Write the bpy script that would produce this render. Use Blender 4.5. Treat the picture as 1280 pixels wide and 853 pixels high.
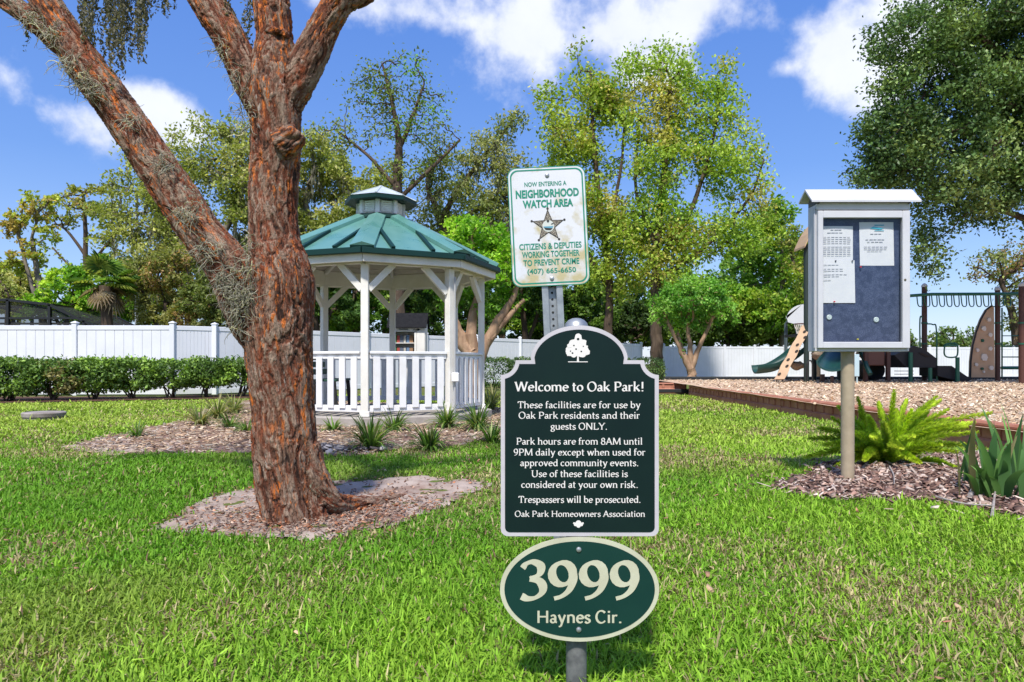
import bpy, math, random
import numpy as np
from mathutils import Vector
R = math.radians
rng = np.random.default_rng(7)
random.seed(7)
scene = bpy.context.scene
for o in list(bpy.data.objects):
    bpy.data.objects.remove(o)
COL = scene.collection

# ------------------------------------------------------------------ camera, world, sun, exposure
F = 853.0; HZ = 455.0; CAMZ = 0.84
cam_d = bpy.data.cameras.new('camera'); cam = bpy.data.objects.new('camera', cam_d); COL.objects.link(cam)
cam.location = (0, 0, CAMZ); cam.rotation_euler = (R(90), 0, 0)
cam_d.sensor_width = 36; cam_d.lens = F / 1280 * 36; cam_d.shift_y = (HZ - 426.5) / 1280
cam_d.clip_start = 0.05; cam_d.clip_end = 3000
scene.camera = cam

SUN = Vector((-0.11, -0.585, 0.80)).normalized()
sun_d = bpy.data.lights.new('sun', 'SUN'); sun_d.energy = 2.9; sun_d.angle = R(4); sun_d.color = (1.0, 0.955, 0.88)
sun = bpy.data.objects.new('sun', sun_d); COL.objects.link(sun)
sun.rotation_euler = SUN.to_track_quat('Z', 'Y').to_euler()
sun.location = (-6, -6, 14)

world = bpy.data.worlds.new('World'); scene.world = world; world.use_nodes = True
def sky():
    nt = world.node_tree; N = nt.nodes; L = nt.links; N.clear()
    out = N.new('ShaderNodeOutputWorld'); bg = N.new('ShaderNodeBackground')
    bg.inputs['Strength'].default_value = 0.12
    st = N.new('ShaderNodeTexSky'); st.sky_type = 'NISHITA'; st.sun_disc = False
    st.sun_elevation = math.asin(SUN.z); st.sun_rotation = math.atan2(SUN.x, SUN.y)
    st.altitude = 0; st.air_density = 1.0; st.dust_density = 0.4; st.ozone_density = 2.2
    hs = N.new('ShaderNodeHueSaturation'); hs.inputs['Saturation'].default_value = 1.22; hs.inputs['Value'].default_value = 1.0
    L.new(st.outputs[0], hs.inputs['Color'])
    tc = N.new('ShaderNodeTexCoord')
    # the physical sky tinted towards the deep clear blue of this day, paler at the horizon
    sx = N.new('ShaderNodeSeparateXYZ'); L.new(tc.outputs['Generated'], sx.inputs[0])
    rp = N.new('ShaderNodeValToRGB'); L.new(sx.outputs['Z'], rp.inputs[0]); el = rp.color_ramp.elements
    el[0].position = 0; el[0].color = (2.6, 3.0, 4.4, 1); el[1].position = .55; el[1].color = (.42, 1.05, 3.5, 1)
    e = el.new(.12); e.color = (1.5, 2.2, 4.0, 1); e = el.new(.26); e.color = (.78, 1.48, 3.7, 1)
    tint = N.new('ShaderNodeMix'); tint.data_type = 'RGBA'; tint.inputs['Factor'].default_value = .72; L.new(hs.outputs[0], tint.inputs['A']); L.new(rp.outputs[0], tint.inputs['B'])
    # fair-weather cumulus: blobs round world directions, broken up by noise
    def d(px, py):
        return Vector(((px - 640) / F, 1, (HZ - py) / F)).normalized()
    blobs = [(185, 140, .062, .058), (222, 160, .06, .035), (120, 175, .05, .055), (470, 12, .09, .05),
             (520, 18, .14, .055), (650, 45, .13, .08), (760, 40, .16, .085), (880, 10, .13, .05), (820, 95, .08, .03),
             (1040, 60, .07, .075), (1085, 85, .10, .06), (985, 85, .035, .02), (1180, 20, .10, .1),
             (-260, 60, .15, .1), (-350, 200, .2, .06), (1500, 120, .25, .12)]
    nz = N.new('ShaderNodeTexNoise'); nz.inputs['Scale'].default_value = 7.5; nz.inputs['Detail'].default_value = 9; nz.inputs['Roughness'].default_value = .58
    L.new(tc.outputs['Generated'], nz.inputs['Vector'])
    acc = None
    # more: unseen clouds added overhead and behind the camera as white fill light
    fill_clouds = [((0, -.75, .66), .55, .30), ((-.8, -.35, .45), .45, .22), ((.85, -.2, .45), .42, .22), ((.1, .05, 1.0), .42, .42), ((-.75, .1, .65), .3, .2), ((.5, -.8, .3), .4, .16), ((-.4, -.9, .25), .4, .14)]
    for (px, py, rx, rz) in blobs + [(v, 0, a, b_) for v, a, b_ in fill_clouds]:
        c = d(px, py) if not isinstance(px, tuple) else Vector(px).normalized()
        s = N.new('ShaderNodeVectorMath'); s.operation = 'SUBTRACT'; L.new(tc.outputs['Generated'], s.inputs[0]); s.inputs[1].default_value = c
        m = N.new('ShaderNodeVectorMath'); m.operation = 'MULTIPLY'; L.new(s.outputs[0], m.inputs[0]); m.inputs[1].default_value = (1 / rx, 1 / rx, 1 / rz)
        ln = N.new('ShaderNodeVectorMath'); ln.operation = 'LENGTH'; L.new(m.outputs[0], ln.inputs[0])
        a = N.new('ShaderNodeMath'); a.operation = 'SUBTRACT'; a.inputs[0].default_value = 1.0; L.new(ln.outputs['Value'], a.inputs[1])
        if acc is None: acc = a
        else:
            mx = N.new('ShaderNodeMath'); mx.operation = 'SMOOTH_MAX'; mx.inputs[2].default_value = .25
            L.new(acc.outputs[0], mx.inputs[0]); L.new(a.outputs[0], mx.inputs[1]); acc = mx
    # noise -> add
    nm = N.new('ShaderNodeMath'); nm.operation = 'MULTIPLY_ADD'; L.new(nz.outputs['Fac'], nm.inputs[0]); nm.inputs[1].default_value = 3.2; nm.inputs[2].default_value = -1.62
    ad = N.new('ShaderNodeMath'); ad.operation = 'ADD'; L.new(acc.outputs[0], ad.inputs[0]); L.new(nm.outputs[0], ad.inputs[1])
    mr = N.new('ShaderNodeMapRange'); mr.interpolation_type = 'SMOOTHSTEP'
    mr.inputs['From Min'].default_value = 0.12; mr.inputs['From Max'].default_value = .85
    mr.inputs['To Max'].default_value = .94
    L.new(ad.outputs[0], mr.inputs['Value'])
    mix = N.new('ShaderNodeMix'); mix.data_type = 'RGBA'
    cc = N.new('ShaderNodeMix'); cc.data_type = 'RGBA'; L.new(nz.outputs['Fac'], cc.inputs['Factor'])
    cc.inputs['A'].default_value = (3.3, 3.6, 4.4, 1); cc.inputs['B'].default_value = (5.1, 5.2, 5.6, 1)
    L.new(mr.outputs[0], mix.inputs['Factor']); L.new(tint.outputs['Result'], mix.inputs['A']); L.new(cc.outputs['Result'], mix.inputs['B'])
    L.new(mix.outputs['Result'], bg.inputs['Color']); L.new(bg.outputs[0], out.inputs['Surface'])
sky()
scene.view_settings.view_transform = 'Standard'; scene.view_settings.look = 'None'
scene.view_settings.gamma = 1; scene.view_settings.use_curve_mapping = False
scene.view_settings.exposure = 0.92
scene.render.engine = 'CYCLES'
scene.cycles.max_bounces = 6; scene.cycles.transparent_max_bounces = 8
scene.cycles.diffuse_bounces = 3; scene.cycles.glossy_bounces = 2
scene.cycles.caustics_reflective = False; scene.cycles.caustics_refractive = False

def P(px, py, d):
    """a point seen at photo pixel (px, py), d metres along the view axis"""
    return np.array([(px - 640) * d / F, d, CAMZ + (HZ - py) * d / F])
def G(px, py, z=0.0):
    d = (CAMZ - z) * F / (py - HZ)
    return np.array([(px - 640) * d / F, d])

# ------------------------------------------------------------------ numpy noise
def _h(ix, iy, iz, seed):
    n = (ix.astype(np.int64) * 374761393 + iy.astype(np.int64) * 668265263 + iz.astype(np.int64) * 2147483647 + seed * 974634777) & 0xFFFFFFFF
    n = ((n ^ (n >> 13)) * 1274126177) & 0xFFFFFFFF
    n = n ^ (n >> 16)
    return (n & 0xFFFFFF) / float(0xFFFFFF)
def vnoise(p, seed=0):
    p = np.asarray(p, float); i = np.floor(p).astype(np.int64); f = p - i; f = f * f * (3 - 2 * f)
    r = 0
    for dx in (0, 1):
        wx = f[:, 0] if dx else 1 - f[:, 0]
        for dy in (0, 1):
            wy = f[:, 1] if dy else 1 - f[:, 1]
            for dz in (0, 1):
                wz = f[:, 2] if dz else 1 - f[:, 2]
                r = r + wx * wy * wz * _h(i[:, 0] + dx, i[:, 1] + dy, i[:, 2] + dz, seed)
    return r
def fbm(p, seed=0, oct=4, gain=.5):
    a = 1; s = 0; t = 0; p = np.asarray(p, float)
    for k in range(oct):
        s = s + a * vnoise(p, seed + k * 17); t += a; a *= gain; p = p * 2.03 + 11.3
    return s / t
def n2(x, y, sc, seed=0, oct=3):
    x = np.atleast_1d(np.asarray(x, float)); y = np.atleast_1d(np.asarray(y, float))
    return fbm(np.stack([x * sc, y * sc, np.zeros_like(x) + seed * 3.7], 1), seed, oct)
def inpoly(x, y, poly):
    x = np.asarray(x); y = np.asarray(y); poly = np.asarray(poly); ins = np.zeros(x.shape, bool); n = len(poly); j = n - 1
    for i in range(n):
        xi, yi = poly[i]; xj, yj = poly[j]
        c = ((yi > y) != (yj > y)) & (x < (xj - xi) * (y - yi) / (yj - yi + 1e-12) + xi)
        ins ^= c; j = i
    return ins
def sstep(a, b, x):
    t = np.clip((x - a) / (b - a), 0, 1); return t * t * (3 - 2 * t)

# ------------------------------------------------------------------ materials
MATS = {}
def M(name, col, rough=.6, col2=None, scale=8, detail=4, bump=0, bscale=None, metal=0, spec=.4, lo=.35, hi=.65, stretch=(1, 1, 1), col3=None, scale3=2.0, lo3=.55, hi3=.7, rough2=None):
    if name in MATS: return MATS[name]
    m = bpy.data.materials.new(name); m.use_nodes = True; nt = m.node_tree; N = nt.nodes; L = nt.links
    b = N['Principled BSDF']; b.inputs['Roughness'].default_value = rough; b.inputs['Metallic'].default_value = metal
    b.inputs['Specular IOR Level'].default_value = spec
    b.inputs['Base Color'].default_value = (*col, 1)
    tc = N.new('ShaderNodeTexCoord'); mp = N.new('ShaderNodeMapping'); mp.inputs['Scale'].default_value = stretch
    L.new(tc.outputs['Object'], mp.inputs['Vector'])
    def noise(s, d=detail):
        n = N.new('ShaderNodeTexNoise'); n.inputs['Scale'].default_value = s; n.inputs['Detail'].default_value = d; n.inputs['Roughness'].default_value = .6
        L.new(mp.outputs[0], n.inputs['Vector']); return n
    src = None
    if col2 is not None:
        n = noise(scale); r = N.new('ShaderNodeMapRange'); r.inputs['From Min'].default_value = lo; r.inputs['From Max'].default_value = hi
        L.new(n.outputs['Fac'], r.inputs['Value'])
        mx = N.new('ShaderNodeMix'); mx.data_type = 'RGBA'; mx.inputs['A'].default_value = (*col, 1); mx.inputs['B'].default_value = (*col2, 1)
        L.new(r.outputs[0], mx.inputs['Factor']); src = mx.outputs['Result']
        if col3 is not None:
            n3 = noise(scale3); r3 = N.new('ShaderNodeMapRange'); r3.inputs['From Min'].default_value = lo3; r3.inputs['From Max'].default_value = hi3
            L.new(n3.outputs['Fac'], r3.inputs['Value'])
            m3 = N.new('ShaderNodeMix'); m3.data_type = 'RGBA'; L.new(src, m3.inputs['A']); m3.inputs['B'].default_value = (*col3, 1)
            L.new(r3.outputs[0], m3.inputs['Factor']); src = m3.outputs['Result']
        L.new(src, b.inputs['Base Color'])
        if rough2 is not None:
            rr = N.new('ShaderNodeMapRange'); rr.inputs['To Min'].default_value = rough; rr.inputs['To Max'].default_value = rough2
            L.new(r.outputs[0], rr.inputs['Value']); L.new(rr.outputs[0], b.inputs['Roughness'])
    if bump:
        n = noise(bscale or scale * 3); bp = N.new('ShaderNodeBump'); bp.inputs['Strength'].default_value = bump; bp.inputs['Distance'].default_value = .01
        L.new(n.outputs['Fac'], bp.inputs['Height']); L.new(bp.outputs[0], b.inputs['Normal'])
    MATS[name] = m; return m
def M_leaf(name, trans=.35, rough=.5, spec=.3):
    """leaf blade: colour of each leaf comes from its 'col' attribute"""
    if name in MATS: return MATS[name]
    m = bpy.data.materials.new(name); m.use_nodes = True; nt = m.node_tree; N = nt.nodes; L = nt.links
    b = N['Principled BSDF']; b.inputs['Roughness'].default_value = rough; b.inputs['Specular IOR Level'].default_value = spec
    at = N.new('ShaderNodeAttribute'); at.attribute_name = 'col'
    L.new(at.outputs['Color'], b.inputs['Base Color'])
    if trans > 0:
        tr = N.new('ShaderNodeBsdfTranslucent'); mu = N.new('ShaderNodeMix'); mu.data_type = 'RGBA'; mu.blend_type = 'MULTIPLY'; mu.inputs['Factor'].default_value = 1
        L.new(at.outputs['Color'], mu.inputs['A']); mu.inputs['B'].default_value = (1.25, 1.3, .55, 1); L.new(mu.outputs['Result'], tr.inputs['Color'])
        ms = N.new('ShaderNodeMixShader'); ms.inputs[0].default_value = trans
        L.new(b.outputs[0], ms.inputs[1]); L.new(tr.outputs[0], ms.inputs[2]); L.new(ms.outputs[0], N['Material Output'].inputs['Surface'])
    MATS[name] = m; return m

# ------------------------------------------------------------------ objects
ORI = {}
def tag(o, label=None, cat=None, group=None, kind=None):
    if label: o['label'] = label
    if cat: o['category'] = cat
    if group: o['group'] = group
    if kind: o['kind'] = kind
    return o
def thing(name, loc, label, cat, group=None):
    o = bpy.data.objects.new(name, None); COL.objects.link(o); o.location = loc; o.empty_display_size = .1
    ORI[o] = np.array(loc, float); return tag(o, label, cat, group)
def link(name, me, mat, parent=None, origin=None):
    o = bpy.data.objects.new(name, me); COL.objects.link(o)
    if mat is not None and not me.materials: me.materials.append(mat)
    if parent is not None:
        o.parent = parent; ORI[o] = ORI[parent]
    else:
        ORI[o] = np.array(origin if origin is not None else (0, 0, 0), float); o.location = ORI[o]
    return o
def np_mesh(name, V, quads=None, tris=None, mat=None, parent=None, col=None, origin=None, smooth=False, attrs=None):
    V = np.asarray(V, float)
    org = ORI[parent] if parent is not None else np.array(origin if origin is not None else (0, 0, 0), float)
    V = V - org
    me = bpy.data.meshes.new(name); nv = len(V)
    q = np.zeros((0, 4), int) if quads is None else np.asarray(quads, int).reshape(-1, 4)
    t = np.zeros((0, 3), int) if tris is None else np.asarray(tris, int).reshape(-1, 3)
    me.vertices.add(nv); me.vertices.foreach_set('co', V.astype(np.float32).ravel())
    nl = q.size + t.size; me.loops.add(nl); me.loops.foreach_set('vertex_index', np.concatenate([q.ravel(), t.ravel()]).astype(np.int32))
    npoly = len(q) + len(t); me.polygons.add(npoly)
    st = np.concatenate([np.arange(len(q)) * 4, q.size + np.arange(len(t)) * 3]).astype(np.int32)
    me.polygons.foreach_set('loop_start', st)
    if smooth: me.polygons.foreach_set('use_smooth', np.ones(npoly, bool))
    me.update(calc_edges=True)
    if col is not None:
        c = np.ones((nv, 4), np.float32); c[:, :3] = col
        a = me.attributes.new('col', 'FLOAT_COLOR', 'POINT'); a.data.foreach_set('color', c.ravel())
    for k, v in (attrs or {}).items():
        v = np.asarray(v, np.float32)
        if v.ndim == 1:
            a = me.attributes.new(k, 'FLOAT', 'POINT'); a.data.foreach_set('value', v)
        else:
            a = me.attributes.new(k, 'FLOAT_VECTOR', 'POINT'); a.data.foreach_set('vector', v.ravel())
    return link(name, me, mat, parent, org)

class MB:
    """collects shapes in world coordinates; build() links them as ONE mesh object"""
    def __init__(s): s.v = []; s.f = []
    def add(s, V, Fs):
        o = len(s.v); s.v.extend([tuple(map(float, p)) for p in V]); s.f.extend([tuple(i + o for i in f) for f in Fs]); return s
    def box(s, c, size, ax=None, bev=0.0):
        c = np.array(c, float); hx, hy, hz = np.array(size, float) / 2
        A = np.eye(3) if ax is None else np.array([np.array(a, float) / np.linalg.norm(a) for a in ax])
        b = min(bev, hx * .9, hy * .9, hz * .9)
        if b <= 0:
            V = [c + A[0] * sx * hx + A[1] * sy * hy + A[2] * sz * hz for sx in (-1, 1) for sy in (-1, 1) for sz in (-1, 1)]
            return s.add(V, [(0, 1, 3, 2), (4, 6, 7, 5), (0, 4, 5, 1), (2, 3, 7, 6), (0, 2, 6, 4), (1, 5, 7, 3)])
        V = []; idx = {}
        for sx in (-1, 1):
            for sy in (-1, 1):
                for sz in (-1, 1):
                    for k, (a, bb, cc) in enumerate(((hx, hy - b, hz - b), (hx - b, hy, hz - b), (hx - b, hy - b, hz))):
                        idx[(sx, sy, sz, k)] = len(V); V.append(c + A[0] * sx * a + A[1] * sy * bb + A[2] * sz * cc)
        g = lambda *k: idx[k]; Fs = []
        for sx in (-1, 1): Fs.append((g(sx, -1, -1, 0), g(sx, 1, -1, 0), g(sx, 1, 1, 0), g(sx, -1, 1, 0)))
        for sy in (-1, 1): Fs.append((g(-1, sy, -1, 1), g(1, sy, -1, 1), g(1, sy, 1, 1), g(-1, sy, 1, 1)))
        for sz in (-1, 1): Fs.append((g(-1, -1, sz, 2), g(1, -1, sz, 2), g(1, 1, sz, 2), g(-1, 1, sz, 2)))
        for p in (-1, 1):
            for q in (-1, 1):
                Fs.append((g(p, q, -1, 0), g(p, q, 1, 0), g(p, q, 1, 1), g(p, q, -1, 1)))
                Fs.append((g(p, -1, q, 0), g(p, 1, q, 0), g(p, 1, q, 2), g(p, -1, q, 2)))
                Fs.append((g(-1, p, q, 1), g(1, p, q, 1), g(1, p, q, 2), g(-1, p, q, 2)))
                for r_ in (-1, 1): Fs.append((g(p, q, r_, 0), g(p, q, r_, 1), g(p, q, r_, 2)))
        return s.add(V, Fs)
    def bar(s, a, b, w, h, up=(0, 0, 1), bev=0.0):
        a = np.array(a, float); b = np.array(b, float); d = b - a; L = np.linalg.norm(d); d = d / L
        u = np.array(up, float); x = np.cross(d, u)
        if np.linalg.norm(x) < 1e-4: x = np.cross(d, (1, 0, 0))
        x /= np.linalg.norm(x); u = np.cross(x, d)
        return s.box((a + b) / 2, (w, L, h), (x, d, u), bev)
    def tube(s, pts, r, n=8, cap=True):
        pts = np.array(pts, float); m = len(pts); r = np.ones(m) * r if np.isscalar(r) else np.array(r, float)
        V, Fq = tube_np(pts, r, n); Fs = [tuple(f) for f in Fq]
        if cap: Fs += [tuple(range(n))[::-1], tuple((m - 1) * n + i for i in range(n))]
        return s.add(V, Fs)
    def lathe(s, c, prof, n=24, axis=(0, 0, 1)):
        """prof: [(radius, offset along axis)]"""
        a = np.array(axis, float); a /= np.linalg.norm(a); c = np.array(c, float)
        x = np.cross(a, (0, 1, 0) if abs(a[1]) < .9 else (1, 0, 0)); x /= np.linalg.norm(x); y = np.cross(a, x)
        V = []; Fs = []
        for (r, z) in prof:
            for i in range(n):
                t = 2 * math.pi * i / n; V.append(c + a * z + x * r * math.cos(t) + y * r * math.sin(t))
        for k in range(len(prof) - 1):
            for i in range(n):
                j = (i + 1) % n; Fs.append((k * n + i, k * n + j, (k + 1) * n + j, (k + 1) * n + i))
        Fs += [tuple(range(n))[::-1], tuple((len(prof) - 1) * n + i for i in range(n))]
        return s.add(V, Fs)
    def prism(s, poly3, ext):
        """planar outline (list of 3D points) extruded by the vector ext"""
        n = len(poly3); e = np.array(ext, float); A = [np.array(p, float) for p in poly3]
        V = A + [p + e for p in A]
        Fs = [tuple(range(n)), tuple(range(2 * n - 1, n - 1, -1))] + [(i, (i + 1) % n, n + (i + 1) % n, n + i) for i in range(n)]
        return s.add(V, Fs)
    def build(s, name, mat, parent=None, label=None, smooth=False, origin=None):
        org = ORI[parent] if parent is not None else np.array(origin if origin is not None else (0, 0, 0), float)
        me = bpy.data.meshes.new(name); me.from_pydata([tuple(np.array(p) - org) for p in s.v], [], s.f); me.validate()
        import bmesh
        bm = bmesh.new(); bm.from_mesh(me); bmesh.ops.recalc_face_normals(bm, faces=bm.faces); bm.to_mesh(me); bm.free()
        if smooth:
            for p in me.polygons: p.use_smooth = True
            try: me.set_sharp_from_angle(angle=R(40))
            except Exception: pass
        me.update(); o = link(name, me, mat, parent, org)
        if label: o['label'] = label
        return o
def frames(pts):
    pts = np.asarray(pts, float); T = np.gradient(pts, axis=0); T /= np.linalg.norm(T, axis=1)[:, None] + 1e-9
    u = np.array([0, 0, 1.]) if abs(T[0][2]) < .9 else np.array([1., 0, 0]); X = []
    for t in T:
        u = u - t * np.dot(u, t); u /= np.linalg.norm(u) + 1e-9; X.append(u.copy())
    X = np.array(X); return T, X, np.cross(T, X)
def tube_np(pts, r, n=8):
    T, X, Y = frames(pts); a = np.arange(n) * 2 * np.pi / n; m = len(pts)
    V = (pts[:, None] + r[:, None, None] * (X[:, None] * np.cos(a)[None, :, None] + Y[:, None] * np.sin(a)[None, :, None])).reshape(-1, 3)
    k = np.arange(m - 1)[:, None] * n; i = np.arange(n)[None]; j = (i + 1) % n
    Q = np.stack([k + i, k + j, k + n + j, k + n + i], -1).reshape(-1, 4)
    return V, Q
def smooth_path(pts, n=6):
    pts = np.asarray(pts, float); P0 = np.vstack([2 * pts[0] - pts[1], pts, 2 * pts[-1] - pts[-2]]); out = []
    for i in range(1, len(P0) - 2):
        for t in np.arange(n) / n:
            a, b, c, d = P0[i - 1:i + 3]
            out.append(.5 * (2 * b + (c - a) * t + (2 * a - 5 * b + 4 * c - d) * t * t + (-a + 3 * b - 3 * c + d) * t ** 3))
    out.append(pts[-1]); return np.array(out)

# leaves ------------------------------------------------------------
def leaf_geo(C, size, up=.5, aspect=.55, droop=0.0, r=None):
    """folded four-point leaves at C with the given sizes -> verts (N*4,3), tris"""
    r = r or rng; n = len(C); size = np.broadcast_to(size, (n,)) * r.uniform(.7, 1.3, n)
    d = r.normal(size=(n, 3)); d[:, 2] -= droop; d /= np.linalg.norm(d, axis=1)[:, None]
    nn = r.normal(size=(n, 3)); nn[:, 2] += up * 2; nn -= d * np.sum(nn * d, 1)[:, None]; nn /= np.linalg.norm(nn, axis=1)[:, None] + 1e-9
    s = np.cross(d, nn); L = size[:, None]
    base = C - d * L * .5; tip = C + d * L * .5
    mid = C + d * L * .02 + nn * L * .10
    V = np.stack([base, mid + s * L * aspect * .5, tip, mid - s * L * aspect * .5], 1).reshape(-1, 3)
    k = np.arange(n)[:, None] * 4
    return V, np.concatenate([k + [[0, 1, 2]], k + [[0, 2, 3]]], 1).reshape(-1, 3)
def leaf_cols(C, pal, sc=.6, seed=3, jit=.22, r=None, rare=None):
    """colour of each leaf: clumps of two tones, plus leaf-to-leaf jitter"""
    r = r or rng; n = len(C); t = fbm(C * sc, seed, 3); t = np.clip((t - .5) * 3.2 + .5 + r.normal(0, .18, n), 0, 1)[:, None]
    c = np.array(pal[0]) * (1 - t) + np.array(pal[1]) * t
    if len(pal) > 2:
        w = (fbm(C * sc * 1.7, seed + 9, 2) + r.normal(0, .08, n) > (rare or .62))[:, None]; c = np.where(w, np.array(pal[2]), c)
    return np.clip(c * 1.22, 0, .75) * np.exp(r.normal(0, jit, (n, 1)))
# ================================================================== GROUND
def hgt(x, y):
    x = np.asarray(x, float); y = np.asarray(y, float)
    z = .115 * np.exp(-(((x - 2.75) / 1.25) ** 2 + ((y - 4.5) / 1.2) ** 2))
    z = z + .05 * np.exp(-(((x + 2.0) / 2.4) ** 2 + ((y - 9.6) / 2.2) ** 2))
    near = np.exp(-((x / 9) ** 2 + ((y - 7) / 11) ** 2))
    return z + near * (.022 * (n2(x.ravel(), y.ravel(), .9, 5, 2).reshape(x.shape) - .5) + .012 * (n2(x.ravel(), y.ravel(), 3.1, 6, 2).reshape(x.shape) - .5))

soil = M('lawn_soil', (.115, .135, .032), .95, (.15, .125, .06), 1.3, 8, bump=.6, bscale=60, spec=.1, col3=(.10, .17, .025), scale3=.35, lo3=.45, hi3=.65)
def ground():
    xs = np.concatenate([[-900, -400, -150, -60, -35, -24, -18], np.arange(-14, 14.01, .14), [18, 24, 35, 60, 150, 400, 900]])
    ys = np.concatenate([[-900, -300, -80, -25, -10, -5], np.arange(-2, 22.01, .14), [24, 28, 34, 42, 60, 100, 200, 500, 1500]])
    X, Y = np.meshgrid(xs, ys); Z = hgt(X, Y); V = np.stack([X, Y, Z], -1).reshape(-1, 3)
    nx = len(xs); i, j = np.meshgrid(np.arange(nx - 1), np.arange(len(ys) - 1)); a = (j * nx + i).ravel()
    o = np_mesh('ground', V, np.stack([a, a + 1, a + nx + 1, a + nx], 1), mat=soil, smooth=True); tag(o, kind='structure')
ground()

def patch(name, poly, mat, lift=.012, cell=.06, rough=.0, dome=0.0, kind='structure', seed=1):
    """a ground patch with an irregular edge, filled with a fine grid that follows the ground"""
    poly = np.array(poly, float); lo = poly.min(0) - .1; hi = poly.max(0) + .1
    xs = np.arange(lo[0], hi[0], cell); ys = np.arange(lo[1], hi[1], cell); X, Y = np.meshgrid(xs, ys)
    jx = (n2(X.ravel(), Y.ravel(), 2.6, seed, 3).reshape(X.shape) - .5) * .35; jy = (n2(X.ravel(), Y.ravel(), 2.6, seed + 40, 3).reshape(X.shape) - .5) * .35
    ins = inpoly((X + jx).ravel(), (Y + jy).ravel(), poly).reshape(X.shape)
    Z = hgt(X, Y) + lift + rough * (n2(X.ravel(), Y.ravel(), 9, seed + 2, 3).reshape(X.shape) - .5)
    nx = len(xs); V = np.stack([X, Y, Z], -1).reshape(-1, 3)
    c = ins[:-1, :-1] & ins[1:, 1:] & ins[:-1, 1:] & ins[1:, :-1]; j, i = np.nonzero(c); a = j * nx + i
    Q = np.stack([a, a + 1, a + nx + 1, a + nx], 1); used = np.unique(Q); re = np.full(len(V), -1); re[used] = np.arange(len(used))
    o = np_mesh(name, V[used], re[Q], mat=mat, smooth=True); tag(o, kind=kind); return o
def sample_poly(poly, n, seed=1, r=rng):
    poly = np.array(poly, float); lo = poly.min(0); hi = poly.max(0); P_ = r.uniform(lo, hi, (n * 4, 2))
    jx = (n2(P_[:, 0], P_[:, 1], 2.6, seed, 3) - .5) * .35; jy = (n2(P_[:, 0], P_[:, 1], 2.6, seed + 40, 3) - .5) * .35
    return P_[inpoly(P_[:, 0] + jx, P_[:, 1] + jy, poly)][:n]
def chips(name, label, pts, z, L, W, pal, mat, tilt=.35, r=rng, kind='stuff', edge=True):
    """a scatter of bark and wood flakes: thin wedge-shaped chips"""
    n = len(pts); k_ = r.uniform(size=n) < .10; pts = pts + k_[:, None] * r.normal(0, .16 if edge else 0, (n, 2)); a = r.uniform(0, 2 * np.pi, n); l = (L * np.exp(r.normal(0, .4, n)))[:, None]; w = (W * np.exp(r.normal(0, .4, n)))[:, None]
    d = np.stack([np.cos(a), np.sin(a), r.normal(0, tilt, n)], 1); d /= np.linalg.norm(d, axis=1)[:, None]
    s = np.stack([-np.sin(a), np.cos(a), r.normal(0, tilt, n)], 1)
    up = np.cross(d, s); up *= np.sign(up[:, 2:3]); up /= np.linalg.norm(up, axis=1)[:, None]
    c = np.stack([pts[:, 0], pts[:, 1], z + r.uniform(0, .012, n)], 1); th = w * .28
    c = c + up * th
    A = c - d * l / 2 - s * w / 2; B = c + d * l / 2 - s * w * r.uniform(.1, .5, (n, 1)); C = c + d * l * .45 + s * w * r.uniform(.1, .5, (n, 1)); D = c - d * l / 2 + s * w / 2
    V = np.stack([A, B, C, D, A - up * th, B - up * th, C - up * th, D - up * th], 1).reshape(-1, 3)
    k = np.arange(n)[:, None] * 8
    Q = np.concatenate([k + [[0, 1, 2, 3]], k + [[0, 4, 5, 1]], k + [[1, 5, 6, 2]], k + [[2, 6, 7, 3]], k + [[3, 7, 4, 0]]])
    ci = r.integers(0, len(pal), n); col = np.array(pal)[ci] * np.exp(r.normal(0, .25, (n, 1)))
    o = np_mesh(name, V, Q, mat=mat, col=np.repeat(col, 8, 0)); tag(o, label, name.replace('_', ' '), kind=kind); return o
mchip = M_leaf('wood_flake', trans=0, rough=.85, spec=.15)

# sand and bark patch round the trunk of the near tree
tree_patch = [G(*p) for p in [(198, 662), (214, 645), (240, 628), (275, 617), (330, 608), (420, 600), (520, 597), (598, 598), (612, 604), (585, 622), (540, 640), (490, 656), (440, 668), (380, 674), (300, 672), (232, 671)]]
sand = M('sand', (.45, .365, .31), .95, (.31, .235, .19), 5, 6, bump=.5, bscale=70, spec=.1, col3=(.28, .19, .15), scale3=2.2, lo3=.52, hi3=.62)
patch('sand_patch', tree_patch, sand, .006, .025, .034, seed=1)
red_bark = [(.30, .12, .06), (.22, .10, .06), (.38, .20, .12), (.14, .07, .05), (.45, .32, .24), (.20, .14, .11), (.30, .22, .17), (.16, .11, .085)]
pp = sample_poly(tree_patch, 9000, 1)
w = np.exp(-(((pp[:, 0] + 1.0) / .52) ** 2 + ((pp[:, 1] - 3.72) / .42) ** 2)); pp = pp[rng.uniform(size=len(pp)) < w * 1.1 + .07]
chips('bark_litter', 'reddish bark flakes strewn on the sand under the near tree', pp, hgt(pp[:, 0], pp[:, 1]) + .012, .019, .008, red_bark, mchip)

patch('sand_patch', [G(*p) for p in [(76, 562), (105, 552), (135, 548), (175, 545), (185, 556), (170, 572), (120, 572)]], sand, .012, .05, .008, seed=13)
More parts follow.
